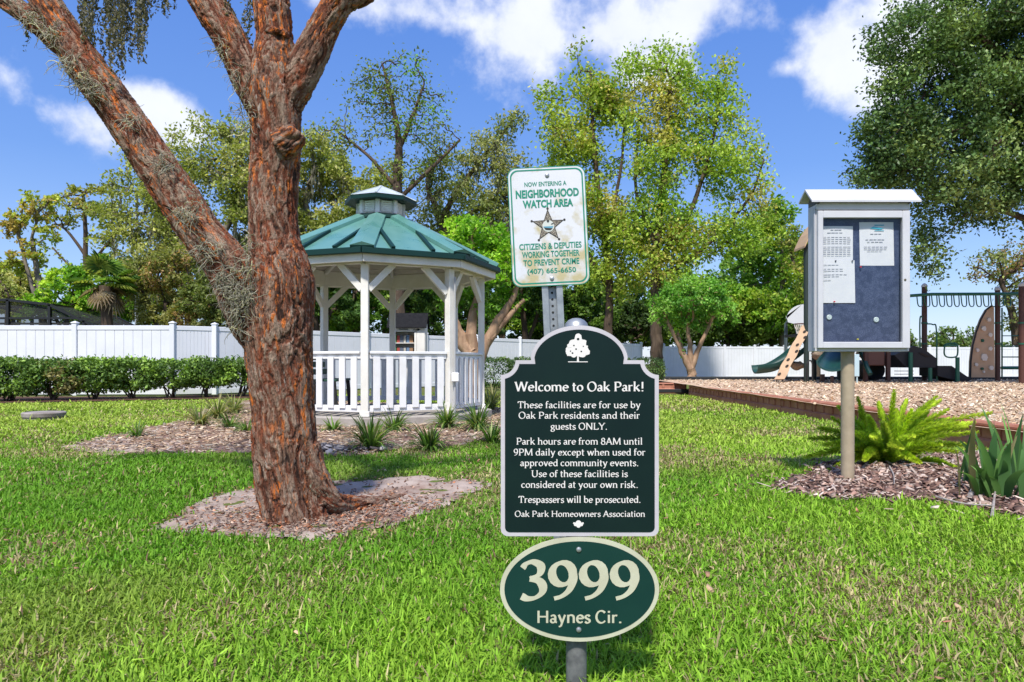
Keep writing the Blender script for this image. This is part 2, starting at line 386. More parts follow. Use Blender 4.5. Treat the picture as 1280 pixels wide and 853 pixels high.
# mulch bed round the gazebo
gz_bed = [G(*p) for p in [(84, 561), (118, 549), (165, 541), (215, 530), (245, 515), (280, 505), (330, 497)]] + [(-4.4, 15.0), (-2.0, 14.0), (.1, 12.5), (.45, 10.2)] + [G(*p) for p in [(668, 535), (640, 551), (590, 556), (540, 560), (470, 568), (420, 572), (360, 569), (300, 569), (230, 570), (160, 570), (110, 566)]]
mulch = M('mulch_bed_soil', (.34, .22, .17), .95, (.20, .12, .09), 7, 8, bump=.8, bscale=60, spec=.1, col3=(.46, .35, .29), scale3=1.2, lo3=.5, hi3=.68)
patch('mulch_bed', gz_bed, mulch, .006, .06, .02, seed=3)
pp = sample_poly(gz_bed, 17000, 3); tan = [(.46, .33, .22), (.36, .24, .15), (.27, .17, .11), (.56, .44, .32), (.18, .12, .09), (.42, .36, .29)]
pp = pp[pp[:, 0] > -4.3 - 1.0 * rng.uniform(size=len(pp)) ** 2]
chips('gazebo_mulch', 'tan bark mulch spread around the gazebo', pp, hgt(pp[:, 0], pp[:, 1]) + .014, .058, .014, tan, mchip, .22)
pp = rng.normal(0, 1, (90, 2)) * [.22, .11] + G(415, 566); chips('gravel', 'small patch of dark grey stones at the front edge of the gazebo bed', pp, hgt(pp[:, 0], pp[:, 1]) + .03, .05, .035, [(.10, .09, .10), (.16, .15, .16), (.30, .28, .28)], mchip)

# right-hand bed under the notice board
r_bed = [(1.62, 4.15), (1.85, 3.92), (2.3, 3.72), (2.65, 3.45), (3.1, 3.12), (3.9, 2.7), (4.9, 2.4), (5.4, 4.0), (4.5, 6.4), (3.6, 6.2), (2.8, 5.6), (2.2, 4.9), (1.75, 4.5)]
dmulch = M('dark_mulch_soil', (.17, .105, .085), .95, (.09, .055, .045), 9, 8, bump=.8, bscale=60, spec=.1, col3=(.33, .24, .20), scale3=1.6, lo3=.52, hi3=.66)
patch('planting_bed', r_bed, dmulch, .006, .04, .02, seed=5)
pp = sample_poly(r_bed, 12000, 5); dk = [(.30, .18, .14), (.20, .12, .095), (.42, .30, .24), (.12, .07, .06), (.52, .42, .36)]
chips('bark_mulch', 'dark red-brown bark mulch in the bed below the notice board', pp, hgt(pp[:, 0], pp[:, 1]) + .012, .040, .012, dk, mchip, .4)

# ------------------------------------------------------------------ playground surface
BX = 4.7
def zch(y): return .225 + np.clip((np.asarray(y, float) - 8) / 12, 0, 1) * .085
def playground_ground():
    m = M('wood_chip_bed', (.60, .43, .30), .95, (.44, .29, .19), 16, 8, bump=.8, bscale=70, spec=.1, col3=(.66, .50, .38), scale3=3, lo3=.5, hi3=.7)
    xs = np.arange(BX - .12, 26, .3); ys = np.arange(3.0, 22.8, .3); X, Y = np.meshgrid(xs, ys)
    X = np.where(X < BX, X - np.clip(6.4 - Y, 0, 9) * .0, X)
    Z = zch(Y) + .03 * (n2(X.ravel(), Y.ravel(), 1.3, 3, 3).reshape(X.shape) - .5); nx = len(xs)
    i, j = np.meshgrid(np.arange(nx - 1), np.arange(len(ys) - 1)); a = (j * nx + i).ravel()
    tag(np_mesh('playground_surface', np.stack([X, Y, Z], -1).reshape(-1, 3), np.stack([a, a + 1, a + nx + 1, a + nx], 1), mat=m, smooth=True), kind='structure')
    n = 26000; yy = 22.6 - 17.5 * np.sqrt(rng.uniform(size=n)) ; yy = 4.2 + 18.4 * rng.uniform(size=n) ** 1.4; xx = BX + rng.uniform(size=n) ** .8 * (.9 * yy - BX + 3).clip(1.5, 16)
    pts = np.stack([xx, yy], 1); pts = pts[pts[:, 1] > 4.0]
    chips('wood_chips', 'pale wood chips covering the playground', pts, zch(pts[:, 1]) + .002, .06, .022, [(.62, .48, .33), (.52, .38, .25), (.40, .27, .17), (.72, .61, .46), (.32, .21, .14)], mchip, .4)
playground_ground()

timber = M('brown_plastic', (.36, .13, .075), .6, (.46, .20, .13), 4, 5, bump=.2, spec=.35)
timber_dk = M('brown_plastic_recess', (.13, .055, .036), .7, (.18, .08, .055), 5, 4)
def border(a, b, n, label, z0=0.0, zt=.27):
    a = np.array(a, float); b = np.array(b, float); root = thing('playground_border', (a[0], a[1], z0), label, 'border timbers', 'plastic timber borders of the playground')
    d = (b - a) / n; L = np.linalg.norm(d); u = d / L; s = np.array([u[1], -u[0], 0]); h = (zt - z0)
    for i in range(n):
        c = a + d * (i + .5); m = MB()
        zl = z0 + .04 * 0
        # lower tier, rounded cap rail and inset blocks of the upper tier
        m.box((c[0], c[1], z0 + h * .20 - .03), (L - .012, .15, h * .40 + .06), (u, s, (0, 0, 1)), .022)
        m.box((c[0], c[1], z0 + h * .90), (L - .012, .15, h * .20), (u, s, (0, 0, 1)), .02)
        m.box((c[0], c[1], z0 + h * .60), (L - .03, .085, h * .42), (u, s, (0, 0, 1)), .005)
        for k in range(5):
            e = c + u * (L - .1) * (k / 4 - .5); m.box((e[0], e[1], z0 + h * .60), (.07, .135, h * .41), (u, s, (0, 0, 1)), .012)
        t = m.build('timber', timber, root)
    return root
border((BX, 4.4, 0), (BX, 17.9, 0), 11, 'long brown plastic timber border running along the near lawn edge of the playground', 0.0, .275)
border((4.95, 19.3, .05), (1.2, 20.4, .05), 3, 'short brown timber border behind the black edging, beyond the far end of the long one', .05, .30)
m = MB(); m.box((3.4, 18.6, .10), (2.9, .05, .10), bev=.015); m.box((4.93, 18.55, .10), (.25, .05, .12), bev=.015)
tag(m.build('edging_strip', M('black_plastic', (.02, .022, .022), .55)), 'black plastic edging strip on the lawn at the far corner of the timber border', 'edging')
m = MB(); m.box((15.5, 22.95, .30), (21, .12, .22), bev=.03)
for k in range(16): m.box((6 + k * 1.3, 22.87, .30), (.05, .06, .2), bev=.01)
tag(m.build('edging_strip', MATS['black_plastic']), 'long black edging along the far side of the playground chips', 'edging')

# hedge bed strip on the left
patch('hedge_bed', [(-16, 13.5), (-11.2, 14.0), (-8.4, 15.4), (-5.6, 16.6), (-4.9, 18.3), (-6.5, 19.0), (-9.0, 17.3), (-16, 16.9)], M('hedge_soil', (.12, .065, .045), .95, (.07, .04, .03), 6, 6, bump=.6, spec=.1), .02, .12, .04, seed=9)

# ================================================================== FENCES
vinyl = M('white_vinyl', (.74, .75, .79), .4, (.66, .675, .70), 1.1, 7, spec=.4, lo=.4, hi=.75)
def fence(path, label, step=1.85, zt=1.84, z0=.02, name='vinyl_fence'):
    path = [np.array(p, float) for p in path]
    root = thing(name, (path[0][0], path[0][1], 0), label, 'fence', 'white vinyl fences'); first = True
    def post(p):
        m = MB(); m.box((p[0], p[1], zt / 2 + .03), (.13, .13, zt + .06), bev=.008); o = m.build('post', vinyl, root)
        c = MB(); c.box((p[0], p[1], zt + .075), (.16, .16, .03), bev=.008); c.add([(p[0] - .07, p[1] - .07, zt + .09), (p[0] + .07, p[1] - .07, zt + .09), (p[0] + .07, p[1] + .07, zt + .09), (p[0] - .07, p[1] + .07, zt + .09), (p[0], p[1], zt + .13)], [(0, 1, 4), (1, 2, 4), (2, 3, 4), (3, 0, 4)])
        c.build('post_cap', vinyl, o)
    for a, b in zip(path[:-1], path[1:]):
        L = np.linalg.norm(b - a); n = max(1, round(L / step)); d = (b - a) / n; u = d / np.linalg.norm(d); s = np.array([u[1], -u[0]])
        ax = ((u[0], u[1], 0), (s[0], s[1], 0), (0, 0, 1)); l = np.linalg.norm(d)
        for i in range(n):
            p = a + d * i; c = p + d / 2
            if i > 0 or first: post(p); first = False
            m = MB(); m.box((c[0], c[1], zt - .05), (l - .125, .055, .12), ax, .008); m.box((c[0], c[1], .10), (l - .125, .055, .14), ax, .008)
            nb = 10; w = (l - .13) / nb
            for k in range(nb):
                q = c + u * (k - nb / 2 + .5) * w; m.box((q[0], q[1], (zt - .11 + .17) / 2), (w - .006, .026, zt - .28), ax, .003)
            m.build('panel', vinyl, root)
        post(b) if b is path[-1] else post(b)
        first = False
    return root
fence([(-16.6, 17.9), (-8.95, 18.0), (-8.1, 18.6), (.33, 28.0), (6.6, 34.9)], 'white vinyl privacy fence behind the left hedge, running back past the gazebo', 2.3)
fence([(8.4, 37.8), (8.8, 39.6), (38, 42.5)], 'white vinyl fence standing far off beyond the playground')

# ================================================================== TREES
bark_far = M('tree_bark', (.13, .095, .07), .9, (.07, .05, .038), 5, 6, bump=.6, stretch=(2, 2, .5), spec=.1)
bark_pale = M('smooth_bark', (.42, .28, .18), .8, (.28, .17, .11), 6, 5, bump=.3, stretch=(2, 2, .4), spec=.15)
bark_grey = M('grey_bark', (.24, .21, .17), .9, (.13, .11, .09), 6, 6, bump=.5, stretch=(2, 2, .5), spec=.1)
leafm = M_leaf('leaves', .42, .5, .3)
leafd = M_leaf('dense_leaves', .22, .45, .35)
def colonize(r, nodes, par, attr, step, kill, iters):
    nodes = [np.array(n, float) for n in nodes]; par = list(par); nd = np.array(nodes)
    D = np.linalg.norm(attr[:, None] - nd[None], axis=2); near = D.argmin(1); dist = D.min(1); alive = np.ones(len(attr), bool); made = set()
    for it in range(iters):
        act = np.nonzero(alive)[0]
        if len(act) == 0: break
        acc = {}
        src = np.array(nodes)[near[act]]; v = attr[act] - src; v /= np.linalg.norm(v, axis=1)[:, None] + 1e-9
        for k, i in enumerate(act): acc.setdefault(near[i], []).append(v[k])
        new = []
        for i, vs in acc.items():
            d = np.mean(vs, 0) + r.normal(0, .22, 3); d /= np.linalg.norm(d) + 1e-9; p = nodes[i] + d * step
            key = tuple(np.round(p / (step * .4)).astype(int))
            if key in made: continue
            made.add(key); new.append((p, i))
        if not new: break
        base = len(nodes); 
        for p, i in new: nodes.append(p); par.append(i)
        NP = np.array([p for p, _ in new]); D = np.linalg.norm(attr[act][:, None] - NP[None], axis=2); mi = D.argmin(1); md = D.min(1)
        up = md < dist[act]; near[act[up]] = base + mi[up]; dist[act[up]] = md[up]
        alive &= ~(dist < kill)
    return np.array(nodes), np.array(par)
def skeleton_mesh(nodes, par, fixed_r, tip, power=2.3, sides=5, rmax=9):
    n = len(nodes); cnt = np.zeros(n); child = np.zeros(n, int)
    for i in range(n):
        if par[i] >= 0: child[par[i]] += 1
    cnt[child == 0] = 1
    for i in range(n - 1, -1, -1):
        if par[i] >= 0: cnt[par[i]] += cnt[i]
    rad = np.minimum(tip * np.maximum(cnt, 1) ** (1 / power), rmax)
    for i, r_ in fixed_r.items(): rad[i] = max(r_, min(rad[i], r_ * 1.0))
    idx = np.nonzero(par >= 0)[0]; a = nodes[par[idx]]; b = nodes[idx]; ra = np.minimum(rad[par[idx]], rad[idx] * 1.45); rb = rad[idx]
    d = b - a; d /= np.linalg.norm(d, axis=1)[:, None] + 1e-9; h = np.where(np.abs(d[:, 2:3]) < .9, [[0, 0, 1.]], [[1., 0, 0]])
    x = np.cross(d, h); x /= np.linalg.norm(x, axis=1)[:, None]; y = np.cross(d, x); t = np.arange(sides) * 2 * np.pi / sides
    ring = x[:, None] * np.cos(t)[None, :, None] + y[:, None] * np.sin(t)[None, :, None]
    b2 = b + d * rb[:, None] * .3
    V = np.concatenate([a[:, None] + ring * ra[:, None, None], b2[:, None] + ring * rb[:, None, None]], 1).reshape(-1, 3)
    k = np.arange(len(idx))[:, None, None] * 2 * sides; i = np.arange(sides)[None, :, None]; j = (i + 1) % sides
    Q = np.concatenate([k + i, k + j, k + sides + j, k + sides + i], 2).reshape(-1, 4)
    return V, Q, cnt, rad
def blob_points(r, blobs, d, n, depth=1.0, hole=.0, seed=0, sc=.5):
    out = []; wt = np.array([b[2] * b[3] * (b[4] if len(b) > 4 else 1) for b in blobs], float); wt /= wt.sum()
    for b, w in zip(blobs, wt):
        k = max(6, int(n * w)); u = r.normal(size=(k * 3, 3)); u /= np.linalg.norm(u, axis=1)[:, None]; u *= (r.uniform(.05, 1, (k * 3, 1)) ** (1 / 2.6))
        c = P(b[0], b[1], d + (b[5] if len(b) > 5 else 0)); s = d / F; q = c + u * [b[2] * s, b[2] * s * depth, b[3] * s]
        if hole > 0:
            f = fbm(q * sc, seed + 31, 2); q = q[f > hole] if (f > hole).sum() > k * .4 else q
        out.append(q[:k])
    return np.concatenate(out)
def tree(name, label, d, stems, blobs, pal, lsize, nleaf, group=None, bark=None, cat='tree', natt=420, tip=None, spread=1.0, leafmat=None, up=.5, hole=.42, depth=1.0, seed=1, base_z=0.0, rare=.62, droop=0.0, sc=None, flat=.8, moss=0):
    """stems: pixel polylines [(px, py, radius_px, depth offset)...], the first starts at the ground"""
    r = np.random.default_rng(seed); s = d / F; sc = sc or 6.0 / (60 * s) / 6
    nodes = []; par = []; fr = {}
    for st in stems:
        pts = np.array([P(p[0], p[1], d + (p[3] if len(p) > 3 else 0)) for p in st]); 
        if st is stems[0]: pts[0][2] = base_z
        rr = np.array([p[2] * s for p in st]); sm = smooth_path(pts, 5); t = np.linspace(0, len(st) - 1, len(sm)); ri = np.interp(t, np.arange(len(st)), rr)
        start = len(nodes)
        if nodes and len(st) > 0:
            k = int(np.argmin(np.linalg.norm(np.array(nodes) - sm[0], axis=1)))
        for i, p in enumerate(sm):
            if i == 0 and nodes: prev = k
            elif i == 0: prev = -1
            else: prev = len(nodes) - 1
            jit = r.normal(0, .12, 3) * ri[i]; nodes.append(p + jit); par.append(prev); fr[len(nodes) - 1] = ri[i]
    att = blob_points(r, blobs, d, natt, depth, hole, seed, sc)
    ext = np.ptp(att, axis=0).max(); step = ext / 26
    N_, P_ = colonize(r, nodes, par, att, step, step * 1.25, 60)
    tip = tip or .55 * s
    V, Q, cnt, rad = skeleton_mesh(N_, P_, fr, tip, sides=6)
    foot = stems[0][0]; f = P(foot[0], foot[1], d); root = thing(name, (f[0], f[1], base_z), label, cat, group)
    if bark is None: bark = bark_far
    np_mesh('trunk', V, Q, mat=bark, parent=root, smooth=True)
    tips = N_[cnt <= 2.5]; src = np.concatenate([tips, att]); src = src[r.permutation(len(src))]
    per = max(3, int(nleaf / len(src))); sig = step * .62 * spread
    C = np.repeat(src, per, 0) + r.normal(size=(len(src) * per, 3)) * [sig, sig, sig * flat]
    lv, lt = leaf_geo(C, lsize * s, up=up, r=r, droop=droop); col = leaf_cols(C, pal, sc * .8, seed + 3, r=r, rare=rare)
    np_mesh('crown', lv, tris=lt, mat=leafmat or leafm, parent=root, col=np.repeat(col, 4, 0))
    if moss:
        # grey strands hanging from the limbs
        low = N_[(cnt > 1) & (cnt < 40)]; q = low[r.integers(0, len(low), moss)]; W = []; T = []
        L = r.uniform(8, 34, moss) * s; k = 5
        for i in range(k):
            C2 = q + np.stack([r.normal(0, 1.3 * s, moss), r.normal(0, 1.3 * s, moss), -L * (i + .5) / k], 1); W.append(C2)
        W = np.concatenate(W); v2, t2 = leaf_geo(W, 7.5 * s, up=0, aspect=.35, droop=6, r=r)
        np_mesh('hanging_moss', v2, tris=t2, mat=leafm, parent=root, col=np.repeat(np.array([(.22, .22, .16)]) * np.exp(r.normal(0, .2, (len(W), 1))), 4, 0))
    return root
WOOD = 'trees beyond the white fence'
OLIVE = [(.36, .38, .11), (.22, .26, .06), (.46, .44, .19)]
YEL = [(.36, .40, .06), (.22, .30, .04), (.40, .30, .09)]
GRN = [(.16, .30, .04), (.085, .18, .025), (.28, .40, .06)]
DRK = [(.08, .155, .035), (.045, .09, .022), (.15, .25, .05)]
BRT = [(.26, .46, .03), (.14, .30, .025), (.42, .56, .06)]
OAK = [(.105, .18, .046), (.055, .105, .028), (.20, .28, .085)]

# --- left woodland
tree('oak_tree', 'broad olive oak draped with grey moss, directly behind the leaning limb of the near tree', 29, [[(262, 490, 9), (262, 400, 8), (255, 330, 7), (245, 280, 5)], [(255, 330, 5), (290, 270, 4), (300, 220, 3)], [(255, 335, 5), (210, 290, 4), (190, 240, 3)]],
     [(205, 215, 55, 48), (265, 190, 55, 42), (240, 260, 75, 50), (150, 255, 40, 40), (300, 240, 45, 60), (185, 300, 60, 40), (340, 200, 40, 40), (290, 165, 34, 24), (200, 340, 60, 40), (320, 300, 50, 60), (260, 320, 60, 50)], OLIVE, 4.8, 27000, WOOD, bark_grey, natt=760, hole=.43, seed=11, moss=700, spread=.9)
tree('oak_tree', 'olive oak with hanging moss between the near trunk and the gazebo cupola', 31, [[(405, 490, 8), (405, 400, 7), (410, 320, 6), (415, 270, 4)], [(410, 320, 4), (450, 250, 3)], [(408, 330, 4), (380, 250, 3)]],
     [(405, 200, 42, 32), (390, 245, 40, 40), (440, 260, 50, 45), (425, 220, 45, 30), (370, 290, 35, 45), (470, 225, 34, 30), (410, 300, 50, 40), (455, 290, 50, 40), (375, 200, 26, 30)], OLIVE, 4.6, 21000, WOOD, bark_grey, natt=620, hole=.43, seed=12, moss=420)
tree('slender_tree', 'thin yellow-green tree with two bare stems at the left edge of the view', 27, [[(52, 480, 5), (54, 400, 4.5), (48, 350, 3.5), (40, 300, 2.5)], [(54, 400, 3.5), (38, 350, 2.5), (22, 290, 2)]],
     [(45, 262, 22, 22), (30, 290, 24, 26), (58, 300, 18, 24), (12, 275, 14, 14), (62, 250, 12, 10), (20, 330, 18, 16), (35, 320, 25, 20)], YEL, 5.5, 2300, WOOD, bark_grey, natt=170, hole=.4, seed=13)
tree('pine_tree', 'sparse flat-topped tree with dark bare limbs, left of the palm', 36, [[(106, 480, 4), (106, 400, 3.6), (107, 330, 3), (106, 270, 2.2), (104, 240, 1.5)], [(107, 340, 2), (130, 310, 1.6), (150, 290, 1.2)], [(107, 320, 2), (85, 290, 1.5), (70, 280, 1)], [(106, 345, 1.6), (85, 330, 1.3), (66, 310, 1)]],
     [(90, 248, 32, 13), (118, 236, 26, 10), (140, 268, 26, 12), (75, 275, 22, 10), (130, 300, 24, 8), (105, 262, 25, 10), (150, 320, 15, 7)], [(.34, .34, .08), (.22, .26, .05), (.42, .30, .12)], 5.0, 1900, WOOD, bark_far, natt=190, hole=.42, seed=14, flat=.45)
tree('bushy_tree', 'bright green bushy tree behind the pool screen, left of the palm trunk', 26, [[(80, 480, 4), (82, 420, 3), (84, 380, 2.5)], [(82, 420, 2), (60, 380, 2)]], [(78, 365, 32, 34), (105, 385, 26, 30), (50, 390, 28, 22), (95, 345, 20, 18)], BRT, 4.8, 6500, WOOD, bark_far, natt=200, seed=15)
tree('bushy_tree', 'reddish olive bushy tree between the palm and the leaning limb', 25, [[(205, 480, 4), (205, 430, 3), (207, 380, 2.5)], [(205, 430, 2), (180, 370, 2)], [(205, 430, 2), (235, 370, 2)]], [(195, 345, 40, 36), (175, 385, 34, 30), (230, 380, 40, 34), (215, 325, 26, 22)], [(.28, .27, .09), (.20, .22, .06), (.38, .25, .11)], 4.2, 11000, WOOD, bark_far, natt=340, seed=16, rare=.6)
tree('bushy_tree', 'dark green bushy tree behind the fence, left of the near trunk', 24.5, [[(285, 480, 4), (285, 430, 3), (287, 380, 2.5)]], [(270, 365, 40, 46), (300, 345, 35, 40), (250, 390, 30, 28)], [(.16, .20, .05), (.07, .10, .025), (.28, .28, .10)], 4.2, 10500, WOOD, bark_far, natt=320, seed=17)
tree('bushy_tree', 'pale olive sapling at the far left, half behind the pool screen', 33, [[(8, 480, 3), (8, 420, 2.5), (10, 370, 2)]], [(8, 365, 24, 26), (-25, 350, 40, 40), (30, 385, 20, 20)], OLIVE, 4, 1700, WOOD, bark_far, natt=120, seed=18)
# --- behind the gazebo
tree('tall_tree', 'tall thinly leaved tree wrapped in green vine above the gazebo cupola', 27, [[(500, 490, 9), (499, 400, 8), (498, 300, 7.5), (497, 215, 6), (498, 170, 4), (488, 120, 2.4), (478, 80, 1.4)], [(498, 190, 3.4), (518, 140, 2.2), (530, 105, 1.2)], [(497, 235, 3), (460, 195, 2.2), (430, 170, 1.4)], [(498, 250, 3), (545, 205, 2.2), (575, 175, 1.3)]],
     [(475, 100, 28, 26), (520, 110, 26, 24), (445, 160, 34, 18), (500, 160, 34, 26), (545, 165, 28, 22), (420, 185, 26, 16), (500, 215, 36, 26), (470, 75, 26, 14), (510, 80, 24, 16), (455, 120, 26, 20), (540, 130, 26, 22), (560, 185, 30, 20), (410, 165, 24, 14), (500, 130, 40, 30)], [(.24, .28, .07), (.14, .19, .04), (.16, .30, .04)], 4.2, 5000, WOOD, bark_far, natt=430, hole=.40, seed=21, tip=.014, spread=1.7)
tree('oak_tree', 'open-branched oak with arching dark limbs, between the cupola and the watch sign', 30, [[(560, 490, 8), (562, 400, 7), (560, 320, 6), (550, 270, 5)], [(550, 275, 4), (590, 215, 3), (630, 165, 1.8), (645, 140, 1)], [(555, 290, 4), (600, 260, 3), (650, 235, 2)], [(550, 270, 4), (535, 235, 3), (540, 200, 2)]],
     [(600, 190, 36, 28), (638, 158, 22, 24), (560, 215, 40, 28), (615, 235, 40, 30), (570, 260, 44, 30), (640, 210, 26, 28), (530, 240, 28, 24), (600, 275, 50, 26), (640, 260, 40, 40), (540, 280, 50, 30), (590, 310, 60, 34)], [(.24, .28, .09), (.14, .18, .05), (.33, .34, .15)], 4.3, 17000, WOOD, bark_far, natt=700, hole=.43, seed=22, tip=.014, moss=420)
for k, (px, lab, pal, sd) in enumerate([(395, 'dark understory tree behind the left side of the gazebo', DRK, 31), (445, 'mid green understory tree seen through the left bay of the gazebo', GRN, 32), (520, 'dark leafy tree behind the little book house', DRK, 33), (655, 'dark leafy tree right beside the watch sign post', DRK, 34), (715, 'light green leafy tree low behind the watch sign post', [(.20, .32, .05), (.10, .18, .03), (.30, .40, .08)], 35)]):
    dd = [27, 29, 31, 37, 44][k]
    tree('understory_tree', lab, dd, [[(px, 480, 5), (px + 2, 430, 4.5), (px - 3, 380, 3.5)], [(px + 1, 440, 3), (px + 18, 390, 2.5)]], [(px, 360, 46, 34), (px - 18, 392, 36, 26), (px + 22, 392, 36, 26), (px, 330, 32, 24)], pal, 5.0, 9500, WOOD, bark_far, natt=240, seed=sd)
for k, (px, py, w, h, dd, lab, pal) in enumerate([(15, 362, 40, 34, 38, 'olive thicket tree at the far left edge, behind the pool screen', OLIVE), (330, 345, 60, 70, 34, 'olive thicket tree hidden half by the near trunk, behind the fence', OLIVE), (150, 370, 60, 50, 36, 'green thicket tree far behind the palm trunk', GRN), (400, 385, 60, 40, 36, 'dark thicket tree low behind the fence at the left post of the gazebo', DRK), (480, 330, 60, 60, 38, 'olive thicket tree behind the gazebo roof', OLIVE), (560, 385, 60, 44, 40, 'dark thicket tree behind the tan crape myrtle stems', DRK), (625, 360, 50, 60, 42, 'deep green thicket tree left of the watch sign post', GRN), (690, 360, 60, 60, 45, 'deep green thicket tree behind the watch sign', DRK), (760, 385, 60, 44, 50, 'dark thicket tree between the maple trunks, deep in the woods', DRK), (850, 385, 60, 50, 50, 'green thicket tree behind the round crape myrtle crown', GRN), (930, 370, 50, 60, 52, 'green thicket tree deep behind the far fence', GRN), (995, 390, 40, 46, 52, 'green thicket tree behind the basketball backboard', GRN)]):
    tree('thicket_tree', lab, dd, [[(px, 480, 4), (px + 2, 430, 3.5), (px - 3, py, 2.5)], [(px + 1, 440, 2.5), (px + 16, py, 2)]], [(px, py, w, h), (px - w * .5, py + h * .4, w * .7, h * .6), (px + w * .5, py + h * .4, w * .7, h * .6)], pal, 5.4, 9000, WOOD, bark_far, natt=300, seed=500 + k, hole=.39)
# --- big maple pair
tree('maple_tree', 'tall yellow-green maple rising behind the watch sign', 33, [[(757, 490, 7), (759, 420, 6), (762, 350, 5), (752, 270, 4), (742, 180, 3), (738, 90, 1.6)], [(760, 360, 3.4), (715, 280, 2.5), (700, 200, 1.6)], [(757, 300, 3), (775, 220, 2), (780, 160, 1.4)]],
     [(738, 95, 30, 46), (720, 170, 44, 46), (760, 180, 34, 50), (700, 240, 30, 44), (745, 255, 50, 50), (785, 290, 44, 46), (770, 130, 22, 34), (690, 130, 18, 28), (765, 350, 40, 28)], [(.36, .43, .075), (.23, .33, .045), (.44, .40, .11)], 5.2, 19000, WOOD, bark_far, natt=720, hole=.43, seed=41)
tree('maple_tree', 'tall yellow-green maple with a thick brown trunk, right of the watch sign', 31, [[(822, 480, 9), (821, 440, 8), (820, 380, 7), (822, 300, 5.5), (832, 200, 4), (838, 100, 2)], [(821, 330, 4), (865, 260, 3), (892, 170, 2), (900, 110, 1.2)], [(820, 350, 4), (880, 310, 3), (935, 250, 1.8), (955, 200, 1)], [(821, 310, 3), (795, 240, 2), (800, 150, 1.4)]],
     [(838, 98, 34, 46), (810, 150, 34, 46), (862, 150, 42, 52), (900, 130, 26, 34), (840, 220, 60, 52), (890, 215, 46, 46), (815, 290, 52, 46), (870, 290, 58, 44), (928, 180, 24, 40, .6), (940, 250, 32, 40, .5), (918, 310, 34, 40), (850, 340, 56, 26), (790, 90, 18, 34), (905, 85, 14, 26, .6)], [(.34, .44, .07), (.22, .34, .045), (.44, .41, .11)], 5.0, 28000, WOOD, bark_far, natt=940, hole=.43, seed=42)
tree('leafy_tree', 'fresh green tree right of the maples with a straight grey trunk', 46, [[(978, 480, 4), (978, 420, 3.6), (978, 350, 3), (976, 300, 2)]], [(955, 300, 34, 34), (985, 330, 30, 40), (935, 345, 36, 36), (960, 385, 42, 32), (975, 270, 20, 22), (1000, 380, 26, 36), (915, 385, 30, 28)], [(.20, .36, .04), (.11, .22, .03), (.32, .42, .06)], 5.2, 16000, WOOD, bark_grey, natt=500, hole=.40, seed=43)
for k, (px, lab, sd) in enumerate([(690, 'dark woodland shrub low behind the fence, just right of the watch sign post', 51), (790, 'dark woodland shrub low between the two maple trunks', 52), (910, 'dark woodland shrub behind the fence, right of the round crape myrtle', 53), (965, 'woodland shrub behind the fence, left of the basketball backboard', 54)]):
    tree('woodland_shrub', lab, 47, [[(px, 480, 3), (px, 440, 2.5), (px, 415, 2)]], [(px, 405, 48, 26), (px - 30, 418, 28, 18), (px + 32, 416, 28, 18)], [(.09, .15, .03), (.045, .08, .02), (.18, .26, .05)], 5.2, 6500, WOOD, bark_far, natt=220, seed=sd, cat='shrub', hole=.38)
# --- crape myrtles
tree('crape_myrtle', 'round green crape myrtle with several tan stems at the playground corner', 28.5, [[(862, 478, 6), (863, 462, 5.5), (850, 435, 3), (836, 405, 2)], [(863, 464, 4.5), (862, 430, 3), (858, 400, 2)], [(863, 464, 4.5), (874, 435, 3), (888, 405, 2)], [(856, 445, 2.5), (846, 415, 2)]],
     [(868, 378, 50, 26), (838, 392, 30, 18), (900, 392, 28, 18), (860, 358, 30, 14), (875, 402, 34, 8), (888, 366, 22, 16), (826, 380, 16, 12), (914, 386, 16, 10), (848, 366, 20, 12)], [(.17, .37, .05), (.09, .23, .035), (.27, .46, .09)], 4.0, 10500, 'crape myrtles', bark_pale, natt=360, seed=61, hole=.40)
tree('crape_myrtle', 'large lime green crape myrtle with twisting tan stems just behind the gazebo', 16, [[(592, 495, 12), (592, 455, 11), (572, 415, 8), (560, 380, 5), (545, 340, 3)], [(592, 460, 9), (590, 410, 7), (598, 360, 4)], [(594, 460, 9), (615, 415, 7), (640, 375, 4), (650, 345, 3)], [(580, 430, 6), (568, 390, 4), (575, 350, 3)], [(605, 435, 5), (630, 402, 4), (655, 375, 2.5)]],
     [(555, 300, 34, 26), (595, 295, 38, 26), (630, 318, 34, 32), (545, 330, 34, 34), (595, 340, 50, 36), (640, 355, 28, 30), (565, 372, 34, 18), (625, 380, 36, 18), (575, 278, 24, 14)], [(.25, .47, .03), (.11, .25, .025), (.40, .58, .06)], 5.2, 15000, 'crape myrtles', bark_pale, natt=560, seed=62, hole=.40)
